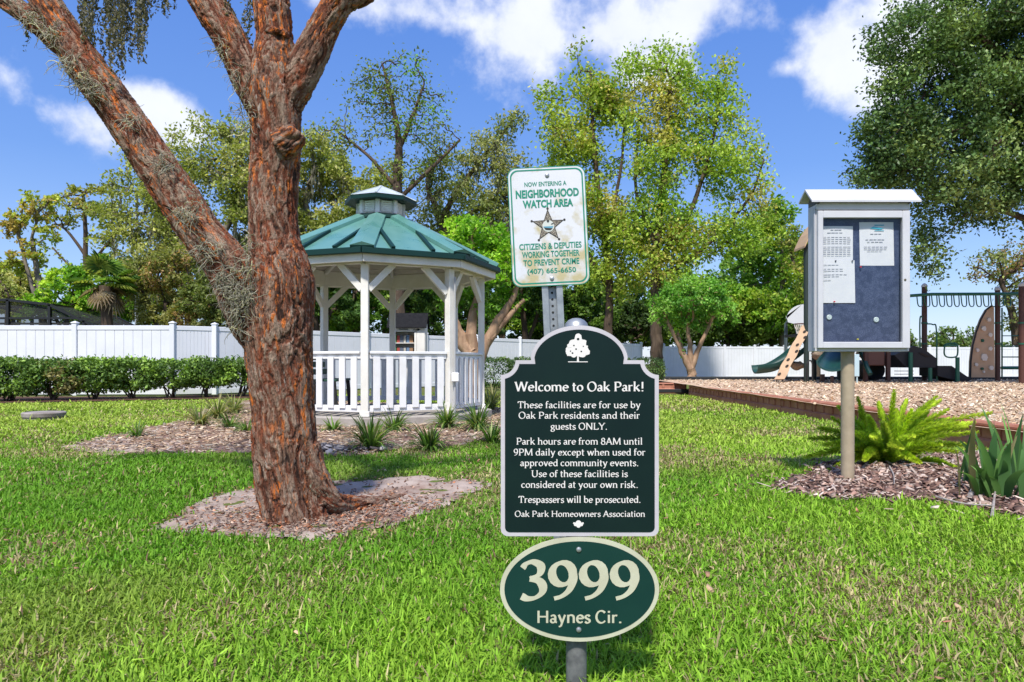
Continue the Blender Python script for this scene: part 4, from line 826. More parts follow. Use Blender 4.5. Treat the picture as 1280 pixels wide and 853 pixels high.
# ================================================================== GAZEBO
white = M('white_paint', (.83, .81, .76), .5, (.70, .67, .61), 3, 6, spec=.35, bump=.12, bscale=40)
whiter = M('white_rail_paint', (.83, .83, .84), .5, (.74, .73, .72), 4, 6, spec=.35)
conc = M('concrete', (.44, .40, .36), .9, (.32, .29, .26), 4, 8, bump=.4, bscale=40, spec=.15)
teal = M('green_metal_roof', (.10, .265, .22), .24, (.15, .32, .275), 2.2, 5, spec=.6, metal=.15, rough2=.38)
dkgr = M('dark_green_trim', (.006, .034, .030), .5, spec=.25)
sheen_metal = M('sky_sheen_metal_roof', (.56, .60, .60), .35, (.46, .52, .52), 3, 5, spec=.5)  # cupola roof: the sheen of the sky is put into this pale base colour
def gazebo():
    cx, cy = (476 - 640) * 10.2 / F, 10.2; root = thing('gazebo', (cx, cy, 0), 'white eight-sided gazebo with a green metal roof and a louvred cupola', 'gazebo')
    TH = [R(3.3 + 45 * k) for k in range(8)]
    def v(k, r, z): t = TH[k % 8]; return np.array([cx + r * math.sin(t), cy - r * math.cos(t), z])
    def ring(r, z): return [v(k, r, z) for k in range(8)]
    def frustum(m, levels, capb=True, capt=True):
        V = []; Fs = []
        for (r, z) in levels: V += ring(r, z)
        for i in range(len(levels) - 1):
            for k in range(8): Fs.append((i * 8 + k, i * 8 + (k + 1) % 8, i * 8 + 8 + (k + 1) % 8, i * 8 + 8 + k))
        if capb: Fs.append(tuple(range(8)))
        if capt: Fs.append(tuple(len(V) - 8 + k for k in range(8)))
        m.add(V, Fs); return m
    frustum(MB(), [(1.66, -.05), (1.66, .145), (1.645, .16)]).build('slab', conc, root)
    RP = 1.5
    for k in range(8):
        rad = np.array([math.sin(TH[k]), -math.cos(TH[k]), 0]); tng = np.array([math.cos(TH[k]), math.sin(TH[k]), 0]); m = MB()
        c = v(k, RP, 1.14); m.box(c, (.096, .096, 1.955), (tng, rad, (0, 0, 1)), .006); m.box(v(k, RP, .20), (.125, .125, .07), (tng, rad, (0, 0, 1)), .006)
        post = m.build('post', white if k else white, root)
        for s in (1, -1):
            u = v(k + s, RP, 0) - v(k, RP, 0); u /= np.linalg.norm(u); b = MB(); b.bar(v(k, RP, 1.79) + u * .04, v(k, RP, 2.13) + u * .37, .06, .085, bev=.004); b.build('brace', white, post)
    m = MB()
    for k in range(8): m.bar(v(k, RP + .01, 2.235) , v(k + 1, RP + .01, 2.235), .085, .235, bev=.004)
    m.build('header_beam', white, root)
    m = MB()
    for k in range(8): a, b = v(k, 1.70, 2.172), v(k + 1, 1.70, 2.172); m.bar(a, b, .035, .105, bev=.003)
    m.build('fascia', white, root)
    m = MB()
    for k in range(8): m.bar(v(k, 1.765, 2.252), v(k + 1, 1.765, 2.252), .06, .075, bev=.006)
    m.build('drip_edge', dkgr, root)
    # roof: eight panels with standing ribs, hip caps, rafters and board ceiling
    r0, z0, r1, z1 = 1.74, 2.29, .40, 2.95
    for k in range(8):
        a, b, c, d = v(k, r0, z0), v(k + 1, r0, z0), v(k + 1, r1, z1), v(k, r1, z1); nrm = np.cross(b - a, d - a); nrm /= np.linalg.norm(nrm)
        if nrm[2] < 0: nrm = -nrm
        m = MB(); m.prism([a, b, c, d], -nrm * .018); pn = m.build('roof_panel', teal, root)
        for t in (.30, .70):
            e0 = a + (b - a) * t; up = (c + d) / 2 - (a + b) / 2; up /= np.linalg.norm(up); Lr = np.linalg.norm((c + d) / 2 - (a + b) / 2) * (.80 if t != .5 else .95); rb = MB(); rb.bar(e0 + nrm * .018, e0 + up * Lr * .98 + nrm * .018, .05, .045, nrm, .004); rb.build('standing_rib', dkgr, pn)
    for k in range(8):
        a, d = v(k, r0 + .01, z0 + .035), v(k, r1, z1 + .035); tng = np.array([math.cos(TH[k]), math.sin(TH[k]), 0]); up = np.cross(tng, d - a); up /= np.linalg.norm(up); up = up if up[2] > 0 else -up
        wd = -.055; V = []
        for (p, w) in ((a, .15), (d, .12)):
            V += [p - tng * w - up * .055, p - tng * w - up * .01, p + up * .035, p + tng * w - up * .01, p + tng * w - up * .055]
        m = MB(); m.add(V, [(0, 1, 6, 5), (1, 2, 7, 6), (2, 3, 8, 7), (3, 4, 9, 8), (0, 1, 2, 3, 4), (5, 6, 7, 8, 9), (0, 5, 9, 4)]); cap = m.build('hip_cap', teal, root)
        m = MB(); m.bar(a + up * -.04 + (a - d) / np.linalg.norm(a - d) * .012, a + up * -.04 - (a - d) / np.linalg.norm(a - d) * .03, .29, .055, up); m.build('cap_end', dkgr, cap)
        m = MB(); m.bar(v(k, RP - .03, 2.345), v(k, .25, 2.92), .05, .10, bev=.003); m.build('rafter', white, root)
    m = MB()
    for k in range(8): m.add([v(k, r0 - .06, z0 - .035), v(k + 1, r0 - .06, z0 - .035), v(k + 1, .2, z1 + .03), v(k, .2, z1 + .03)], [(0, 1, 2, 3)])
    for k in range(8):
        for t in np.linspace(.12, .9, 8):
            a = v(k, r0 - .06, z0 - .04) * (1 - t) + v(k, .2, z1 + .025) * t; b = v(k + 1, r0 - .06, z0 - .04) * (1 - t) + v(k + 1, .2, z1 + .025) * t; m.bar(a, b, .014, .012)
    m.build('board_ceiling', M('ceiling_boards', (.60, .55, .48), .7, (.48, .43, .37), 4, 5), root)
    # cupola
    cup = frustum(MB(), [(.40, 2.93), (.43, 2.96), (.40, 3.01), (.345, 3.02), (.345, 3.03)]).build('cupola_flashing', dkgr, root)
    cw = frustum(MB(), [(.325, 3.02), (.325, 3.235)]).build('cupola', whiter, root)
    for k in range(8):
        m = MB(); c = v(k, .335, 3.13); m.box(c, (.06, .05, .20), ((math.cos(TH[k]), math.sin(TH[k]), 0), (math.sin(TH[k]), -math.cos(TH[k]), 0), (0, 0, 1)), .004); m.build('corner_trim', whiter, cw)
        a, b = v(k, .325, 0), v(k + 1, .325, 0); mid = (a + b) / 2; u = (b - a) / np.linalg.norm(b - a); o = mid - np.array([cx, cy, 0]); o /= np.linalg.norm(o); m = MB()
        for q in range(6): m.box(mid + o * .008 + [0, 0, 3.055 + q * .029], (.155, .016, .027), (u, o * .8 + np.array([0, 0, -.6]), o * .6 + np.array([0, 0, .8])))
        m.build('louvre', whiter, cw)
    frustum(MB(), [(.46, 3.222), (.53, 3.212), (.535, 3.262), (.50, 3.27)]).build('cupola_eave', dkgr, root)
    cr = MB(); V = ring(.532, 3.271) + [np.array([cx, cy, 3.495])]; cr.add(V, [(k, (k + 1) % 8, 8) for k in range(8)] + [tuple(range(8))]); crr = cr.build('cupola_roof', sheen_metal, root)
    m = MB()
    for k in range(8): m.bar(v(k, .525, 3.280), np.array([cx, cy, 3.500]), .03, .012)
    m.build('ridge_strips', sheen_metal, crr)
    # railings, one bay open at the back left
    for k in range(8):
        if k == 5: continue
        a, b = v(k, RP, 0), v(k + 1, RP, 0); u = (b - a); L = np.linalg.norm(u); u /= L; s = np.cross(u, (0, 0, 1)); A = a + u * .055; B = b - u * .055
        m = MB(); m.bar(A + [0, 0, .985], B + [0, 0, .985], .10, .035, bev=.005); m.bar(A + [0, 0, .935], B + [0, 0, .935], .04, .06, bev=.003); rail = m.build('railing', whiter, root); nb = 6; m = MB(); m.bar(A + [0, 0, .265], B + [0, 0, .265], .045, .08, bev=.003); m.build('bottom_rail', whiter, rail)
        for q in range(nb):
            p = A + (B - A) * ((q + .5) / nb); w = MB(); w.box(p + s * .034 + [0, 0, .60], (.088, .022, .66), (u, s, (0, 0, 1)), .003); w.build('baluster', whiter, rail)
    # conduit and outlet box on the right front post
    p = v(1, RP, 0); m = MB(); m.tube([p + [.075, -.05, .2], p + [.075, -.05, 2.0]], .012, 8); cd = m.build('conduit', M('grey_conduit', (.42, .42, .42), .5), root, smooth=True)
    m = MB(); m.box(p + [.085, -.085, .66], (.10, .07, .125), bev=.012); m.build('outlet_box', whiter, root)
    return cx, cy
gcx, gcy = gazebo()
# bench inside the gazebo
c = np.array([gcx - .78, gcy + .1, .16]); root = thing('park_bench', tuple(c), 'dark green slatted bench inside the gazebo, glimpsed through the railing', 'bench'); gm = M('green_bench_plastic', (.02, .07, .045), .5, spec=.4)
m = MB(); [m.box(c + [-.12 + .1 * k, 0, .44], (.085, 1.0, .03), bev=.006) for k in range(4)]; m.build('seat', gm, root)
m = MB(); [m.box(c + [-.20 - .03 * k, 0, .56 + .11 * k], (.03, 1.0, .085), bev=.006) for k in range(3)]; m.build('backrest', gm, root)
for s in (-.42, .42):
    for q in (-.13, .2): m = MB(); m.bar(c + [q, s, 0], c + [q * .8, s, .43], .05, .05); m.build('leg', M('black_iron', (.02, .02, .022), .5), root)

# ------------------------------------------------------------------ little book house
def book_house():
    d = 13.2; s = d / F; x0, x1 = (489 - 640) * s, (534 - 640) * s; z = lambda py: CAMZ + (HZ - py) * s; cx = (x0 + x1) / 2
    root = thing('book_house', (cx, d, 0), 'little white free-library house with dark roof standing behind the gazebo railing', 'book house')
    yf = d - .2; yb = d + .2; zb = z(447); zt = z(409); W = white; 
    m = MB(); m.box((cx, d + .16, (zb + zt) / 2), (x1 - x0 - .04, .03, zt - zb)); m.box((x0 + .03, d, (zb + zt) / 2), (.03, .35, zt - zb)); m.box((x1 - .03, d, (zb + zt) / 2), (.03, .35, zt - zb)); m.box((cx, d, zb + .012), (x1 - x0 - .05, .36, .024)); m.box((cx, d, zt - .012), (x1 - x0 - .05, .36, .024)); m.box((cx, d, (zb + zt) / 2 - .02), (x1 - x0 - .08, .3, .015)); m.build('cabinet', W, root)
    m = MB(); zr = z(393); m.prism([(x0 + .016, d - .19, zt), (x0 + .016, d + .19, zt), (x0 + .016, d, zr - .02)], (.02, 0, 0)); m.prism([(x1 - .036, d - .19, zt), (x1 - .036, d + .19, zt), (x1 - .036, d, zr - .02)], (.02, 0, 0)); m.build('gable', W, root)
    m = MB(); dk = M('dark_shingles', (.012, .012, .014), .9, (.022, .022, .024), 30, 4, spec=.1)
    for sg in (-1, 1): m.prism([(x0 - .04, d + sg * .26, zt - .035), (x1 + .02, d + sg * .26, zt - .035), (x1 + .02, d, zr), (x0 - .04, d, zr)], (0, 0, .022))
    m.build('roof', dk, root)
    xa, xb = x0 + .02, x0 + (x1 - x0) * .74; m = MB(); f = d - .185
    for bx, sz in (((xa + xb) / 2, 0),): 
        m.box((bx, f, zt - .05), (xb - xa, .02, .10)); m.box((bx, f, zb + .03), (xb - xa, .02, .06)); m.box((xa + .02, f, (zb + zt) / 2), (.04, .02, zt - zb - .165)); m.box((xb - .02, f, (zb + zt) / 2), (.04, .02, zt - zb - .165))
    dr = m.build('door', W, root); m = MB(); m.box((bx, f - .012, zt - .055), (.18, .006, .028)); m.build('name_plate', M('grey_plate', (.18, .19, .20), .5), dr)
    m = MB(); m.prism([(xb - .06, f - .013, zt - .055), (xb + .02, f - .013, zt - .055), (xb + .02, f - .013, zt - .035), (xb + .08, f - .013, zt - .06), (xb + .02, f - .013, zt - .085), (xb + .02, f - .013, zt - .07), (xb - .06, f - .013, zt - .07)], (0, .006, 0)); m.build('latch', dk, dr)
    m = MB(); m.box(((xb + x1 - .02) / 2, f, (zb + zt) / 2), (x1 - xb - .03, .02, zt - zb)); m.build('side_panel', W, root)
    m = MB(); m.box((cx, d, zb / 2), (.09, .09, zb), bev=.005); m.build('post', W, root)
    cols = [((.05, .30, .08), 'green'), ((.35, .06, .05), 'red'), ((.10, .12, .16), 'dark grey'), ((.42, .40, .36), 'cream'), ((.12, .2, .32), 'blue'), ((.30, .17, .09), 'brown')]; zm = (zb + zt) / 2 - .012
    for row, zz, hh in (('lower', zb + .024, .17), ('upper', zm, .15)):
        for k, (cc, nm) in enumerate(cols):
            w = .045 + .012 * (k % 3); xx = xa + .07 + k * .062; m = MB(); m.box((xx, d - .02, zz + hh * (.5 - .03 * (k % 2))), (w, .14, hh * (1 - .06 * (k % 2))), bev=.004)
            tag(m.build('book', M('book_' + nm.replace(' ', '_'), cc, .6), None, origin=(xx, d, zz)), nm + ' book on the ' + row + ' shelf of the little white book house', 'book', 'books in the book house')
book_house()
# round concrete lid in the left lawn
c = np.array([*G(55, 525), 0]); m = MB(); m.lathe(c, [(.26, -.03), (.265, .05), (.28, .055), (.285, .105), (.27, .12), (.24, .125), (.24, .118), (0.02, .122)], 36); tag(m.build('concrete_lid', M('lid_concrete', (.40, .36, .34), .9, (.20, .17, .15), 3, 8, bump=.4, bscale=30, spec=.1), origin=tuple(c), smooth=True), 'round grey concrete lid lying in the lawn at the far left', 'lid')
# pool screen enclosure and light pole on the left, beyond the fence
def pool_screen():
    d = 24; s = d / F; X = lambda px: (px - 640) * s; Z = lambda py: CAMZ + (HZ - py) * s
    root = thing('pool_enclosure', (X(0), d, 0), 'black screened pool enclosure rising behind the fence at far left', 'pool screen'); bl = M('black_aluminium', (.012, .012, .013), .4, spec=.5)
    prof = [(-140, 375), (10, 375), (62, 381), (125, 411)]; m = MB()
    for dy in (0, 3.2):
        for (a, b) in zip(prof[:-1], prof[1:]): m.bar((X(a[0]), d + dy, Z(a[1])), (X(b[0]), d + dy, Z(b[1])), .09, .09)
        m.bar((X(125), d + dy, Z(411)), (X(125), d + dy, 0), .09, .09); m.bar((X(-140), d + dy, Z(398)), (X(100), d + dy, Z(398)), .07, .07)
        for px, py in ((10, 375), (62, 381), (105, 401), (-40, 375), (-90, 375)): m.bar((X(px), d + dy, Z(py)), (X(px), d + dy, 0), .09, .09)
    for px, py in prof: m.bar((X(px), d, Z(py)), (X(px), d + 3.2, Z(py)), .08, .08)
    m.bar((X(20), d, Z(376)), (X(62), d + 3.2, Z(398)), .05, .05); m.bar((X(-40), d, Z(376)), (X(10), d + 3.2, Z(398)), .05, .05); m.build('frame', bl, root)
    sm = bpy.data.materials.new('insect_screen'); sm.use_nodes = True; N = sm.node_tree.nodes; L = sm.node_tree.links; b = N['Principled BSDF']; b.inputs['Base Color'].default_value = (.03, .03, .032, 1); b.inputs['Roughness'].default_value = .7
    t = N.new('ShaderNodeBsdfTransparent'); mx = N.new('ShaderNodeMixShader'); mx.inputs[0].default_value = .62; L.new(t.outputs[0], mx.inputs[1]); L.new(b.outputs[0], mx.inputs[2]); L.new(mx.outputs[0], N['Material Output'].inputs['Surface'])
    m = MB(); y = d + .05
    m.add([(X(-140), y, 0), (X(125), y, 0)] + [(X(px), y, Z(py)) for px, py in prof[::-1]], [tuple(range(6))])
    for a, b_ in zip(prof[:-1], prof[1:]): m.add([(X(a[0]), d, Z(a[1])), (X(b_[0]), d, Z(b_[1])), (X(b_[0]), d + 3.2, Z(b_[1])), (X(a[0]), d + 3.2, Z(a[1]))], [(0, 1, 2, 3)])
    m.build('screen', sm, root)
pool_screen()
d = 32; s = d / F; c = P(171, 455, d); root = thing('light_pole', (c[0], d, 0), 'grey lamp pole with small side lamps behind the fence, left of the leaning limb', 'lamp pole'); pm = M('galvanised_steel', (.42, .44, .46), .45, (.34, .36, .38), 20, 4, metal=.5)
m = MB(); m.tube([(c[0], d, 0), (c[0], d, P(0, 244, d)[2])], [.10, .06], 10); m.build('pole', pm, root, smooth=True)
for sg in (-1, 1): m = MB(); m.bar((c[0], d, P(0, 268, d)[2]), (c[0] + sg * .22, d - .05, P(0, 266, d)[2]), .05, .05); m.box((c[0] + sg * .26, d - .05, P(0, 268, d)[2]), (.18, .2, .24), bev=.03); m.build('lamp_head', pm, root)
# ================================================================== SERIF LETTERING (pen-stroke glyphs)
def E(cx, cy, rx, ry, a0, a1, n=14):
    return [(cx + rx * math.cos(R(a0 + (a1 - a0) * i / n)), cy + ry * math.sin(R(a0 + (a1 - a0) * i / n))) for i in range(n + 1)]
def SM(*p): return [tuple(q) for q in smooth_path(np.array([(x, y, 0) for x, y in p]), 4)[:, :2]]
X_, C_, A_, D_ = .455, .68, .71, -.215
def arch(x0, x1): c = (x0 + x1) / 2; return [(x0, .28)] + E(c, .30, (x1 - x0) / 2, .135, 165, 0, 10) + [(x1, 0)]
# char: (advance, strokes, serifs (x, y, half width))
GL = {
 'o': (.53, [E(.265, .225, .19, .205, 0, 360, 22)], []), 'c': (.45, [E(.25, .225, .185, .205, 48, 318, 16)], []),
 'e': (.48, [[(.07, .25), (.42, .25)], [(.42, .25)] + E(.25, .225, .185, .205, 12, 318, 18)], []),
 'a': (.47, [[(.09, .36)] + E(.215, .30, .13, .13, 140, 0, 8) + [(.345, .06), (.44, .03)], E(.205, .125, .125, .105, 40, 330, 14)], []),
 'b': (.54, [[(.11, A_), (.11, .03)], E(.28, .225, .175, .205, 165, -165, 18)], [(.08, A_, .06)]),
 'd': (.55, [[(.43, A_), (.43, 0)], E(.26, .225, .175, .205, 15, 345, 18)], [(.40, A_, .06), (.46, 0, .06)]),
 'p': (.54, [[(.11, X_), (.11, D_)], E(.28, .225, .175, .205, 165, -165, 18)], [(.11, D_, .10), (.08, X_, .05)]),
 'g': (.49, [E(.23, .295, .15, .135, 0, 360, 16), [(.36, .38), (.46, .42)], SM((.16, .17), (.12, .11), (.20, .07), (.36, .05), (.42, -.05), (.34, -.16), (.2, -.19), (.08, -.14), (.08, -.04), (.16, .05))], []),
 'f': (.33, [[(.13, 0), (.13, .54)] + E(.235, .56, .105, .125, 170, 40, 8), [(.03, .43), (.30, .43)]], [(.13, 0, .10)]),
 'h': (.57, [[(.11, A_), (.11, 0)], arch(.11, .44)], [(.08, A_, .06), (.11, 0, .095), (.44, 0, .095)]),
 'i': (.28, [[(.14, X_), (.14, 0)], [(.14, .67), (.14, .57)]], [(.14, 0, .095), (.11, X_, .06)]),
 'k': (.55, [[(.11, A_), (.11, 0)], [(.42, X_), (.15, .20)], [(.21, .27), (.47, 0)]], [(.08, A_, .06), (.11, 0, .09), (.42, X_, .07), (.47, 0, .06)]),
 'l': (.28, [[(.14, A_), (.14, 0)]], [(.11, A_, .06), (.14, 0, .095)]),
 'm': (.86, [[(.11, X_), (.11, 0)], arch(.11, .42), arch(.42, .73)], [(.08, X_, .05), (.11, 0, .09), (.42, 0, .08), (.73, 0, .09)]),
 'n': (.57, [[(.11, X_), (.11, 0)], arch(.11, .44)], [(.08, X_, .05), (.11, 0, .095), (.44, 0, .095)]),
 'r': (.40, [[(.11, X_), (.11, 0)], [(.11, .28)] + E(.27, .28, .16, .14, 165, 60, 7)], [(.08, X_, .05), (.11, 0, .10)]),
 's': (.40, [SM((.33, .36), (.27, .42), (.18, .425), (.09, .37), (.10, .29), (.20, .23), (.31, .17), (.33, .08), (.25, .015), (.15, .01), (.06, .08))], []),
 't': (.34, [[(.14, .60), (.14, .10)] + E(.23, .10, .09, .085, 180, 300, 7), [(.03, .43), (.30, .43)]], []),
 'u': (.57, [[(.11, X_), (.11, .15)] + E(.27, .15, .16, .135, 190, 345, 10), [(.44, X_), (.44, 0)]], [(.08, X_, .06), (.41, X_, .06), (.47, 0, .06)]),
 'v': (.52, [[(.08, X_), (.265, 0)], [(.265, 0), (.44, X_)]], [(.08, X_, .085), (.44, X_, .08)]),
 'w': (.78, [[(.08, X_), (.24, 0)], [(.24, 0), (.39, X_)], [(.39, X_), (.55, 0)], [(.55, 0), (.70, X_)]], [(.08, X_, .08), (.39, X_, .07), (.70, X_, .08)]),
 'x': (.51, [[(.08, X_), (.43, 0)], [(.42, X_), (.08, 0)]], [(.08, X_, .08), (.42, X_, .08), (.08, 0, .08), (.43, 0, .08)]),
 'y': (.53, [[(.08, X_), (.275, .02)], [(.45, X_), (.20, -.18), (.08, -.20)]], [(.08, X_, .085), (.45, X_, .08)]),
 'A': (.72, [[(.08, 0), (.36, C_)], [(.36, C_), (.64, 0)], [(.19, .24), (.53, .24)]], [(.08, 0, .09), (.64, 0, .10)]),
 'C': (.68, [E(.37, .34, .29, .335, 42, 320, 20)], []),
 'H': (.79, [[(.14, C_), (.14, 0)], [(.65, C_), (.65, 0)], [(.14, .35), (.65, .35)]], [(.14, C_, .11), (.14, 0, .11), (.65, C_, .11), (.65, 0, .11)]),
 'L': (.58, [[(.14, C_), (.14, 0)], [(.14, .02), (.53, .02), (.55, .15)]], [(.14, C_, .11), (.14, 0, .10)]),
 'M': (.92, [[(.15, C_), (.11, 0)], [(.15, C_), (.46, .03)], [(.46, .03), (.77, C_)], [(.77, C_), (.81, 0)]], [(.14, C_, .09), (.11, 0, .10), (.78, C_, .09), (.81, 0, .10)]),
 'N': (.80, [[(.14, C_), (.14, 0)], [(.14, C_), (.66, 0)], [(.66, C_), (.66, 0)]], [(.12, C_, .10), (.14, 0, .10), (.66, C_, .10)]),
 'O': (.76, [E(.38, .34, .30, .335, 0, 360, 26)], []),
 'P': (.60, [[(.14, C_), (.14, 0)], [(.14, .66)] + E(.33, .48, .20, .18, 90, -90, 12) + [(.14, .30)]], [(.13, C_, .10), (.14, 0, .11)]),
 'T': (.64, [[(.32, C_), (.32, 0)], [(.05, .52), (.07, .66), (.57, .66), (.59, .52)]], [(.32, 0, .12)]),
 'U': (.76, [[(.14, C_), (.14, .24)] + E(.38, .24, .24, .235, 185, 355, 14) + [(.62, C_)]], [(.14, C_, .11), (.62, C_, .10)]),
 'W': (1.0, [[(.07, C_), (.28, 0)], [(.28, 0), (.50, C_)], [(.50, C_), (.72, 0)], [(.72, 0), (.93, C_)]], [(.07, C_, .10), (.50, C_, .09), (.93, C_, .09)]),
 'Y': (.68, [[(.06, C_), (.34, .31)], [(.62, C_), (.34, .31)], [(.34, .33), (.34, 0)]], [(.07, C_, .10), (.62, C_, .09), (.34, 0, .11)]),
 '8': (.52, [E(.26, .50, .15, .155, 0, 360, 18), E(.26, .175, .19, .175, 0, 360, 20)], []),
 '9': (.52, [E(.25, .46, .175, .20, 0, 360, 20), SM((.425, .46), (.43, .33), (.36, .16), (.24, .05), (.11, .005))], []),
 '3': (.50, [SM((.08, .56), (.14, .64), (.25, .675), (.37, .62), (.39, .53), (.34, .43), (.20, .37)), SM((.20, .37), (.35, .33), (.42, .23), (.40, .11), (.29, .02), (.16, .005), (.06, .05))], []),
 '!': (.30, [[(.15, C_), (.15, .20)], [(.15, .075), (.15, -.01)]], []), '.': (.26, [[(.13, .075), (.13, -.015)]], []), ' ': (.25, [], []),
}
def serif_text(mb, text, org, right, up, nrm, cap, width, thick=.125, thin=.05, serif=True, lift=.0006):
    """org: middle of the baseline; cap: capital height; width: total width"""
    tot = sum(GL[c][0] for c in text) - .08; sx = width / tot; sy = cap / C_; x = -width / 2 - .04 * sx; k = 0
    org, right, up, nrm = (np.array(a, float) for a in (org, right, up, nrm)); nib = np.array([math.cos(R(22)), math.sin(R(22))])
    def strip(pts):
        nonlocal k
        p = np.array([((x + q[0] * sx) / sy, q[1]) for q in pts]); closed = np.linalg.norm(p[0] - p[-1]) < 1e-6
        t = np.gradient(p, axis=0)
        if closed: t[0] = t[-1] = p[1] - p[-2]
        t /= np.linalg.norm(t, axis=1)[:, None] + 1e-9; w = thin + (thick - thin) * np.abs(t[:, 0] * nib[1] - t[:, 1] * nib[0]) ** 1.5; nn = np.stack([-t[:, 1], t[:, 0]], 1) * w[:, None] / 2
        # mitre the corners of broken lines
        z = lift + (k % 9) * .00005; k += 1; V = []
        for a in (p + nn, p - nn): V += [org + right * q[0] * sy + up * q[1] * sy + nrm * z for q in a]
        m = len(p); mb.add(V, [(i, i + 1, m + i + 1, m + i) for i in range(m - 1)])
    for c in text:
        adv, st, sf = GL[c]
        for s in st:
            if len(s) >= 2 and len(s) < 5:
                for a, b in zip(s[:-1], s[1:]): strip([a, b])
            else: strip(s)
        if serif:
            for (a, y, h) in sf:
                z = lift + (k % 9) * .00005; k += 1; yy = y - .038 if y > .2 else y
                mb.add([org + right * (x + (a + q) * sx) + up * (yy + r_) * sy + nrm * z for q, r_ in ((-h, 0), (h, 0), (h * .9, .038), (-h * .9, .038))], [(0, 1, 2, 3)])
        x += adv * sx
def sans_text(text, org, right, up, nrm, cap, width, bold=.0, name='lettering', mat=None, parent=None, lift=.0008):
    cu = bpy.data.curves.new('t', 'FONT'); cu.body = text; cu.size = 1; cu.align_x = 'LEFT'; cu.offset = bold; cu.resolution_u = 3
    ob = bpy.data.objects.new('t', cu); COL.objects.link(ob); dg = bpy.context.evaluated_depsgraph_get(); me = bpy.data.meshes.new_from_object(ob.evaluated_get(dg)); bpy.data.objects.remove(ob)
    n = len(me.vertices); co = np.empty(n * 3, np.float32); me.vertices.foreach_get('co', co); co = co.reshape(-1, 3).astype(float)
    w = np.ptp(co[:, 0]); capu = .729 if True else 1; x = (co[:, 0] - co[:, 0].min() - w / 2) * width / w; y = co[:, 1] * cap / capu
    org, right, up, nrm = (np.array(a, float) for a in (org, right, up, nrm)); W = org + x[:, None] * right + y[:, None] * up + nrm * lift
    me.vertices.foreach_set('co', (W - ORI[parent]).astype(np.float32).ravel()); me.name = name; me.update(); me.materials.clear()
    return link(name, me, mat, parent)
def flat(m, pts, nrm, z0, z1):
    """outline extruded from z0 to z1 along the normal"""
    n = np.array(nrm, float); m.prism([np.array(p) + n * z0 for p in pts], n * (z1 - z0)); return m

steel = M('galvanised_post', (.40, .42, .43), .42, (.28, .30, .32), 26, 5, metal=.6, spec=.5)
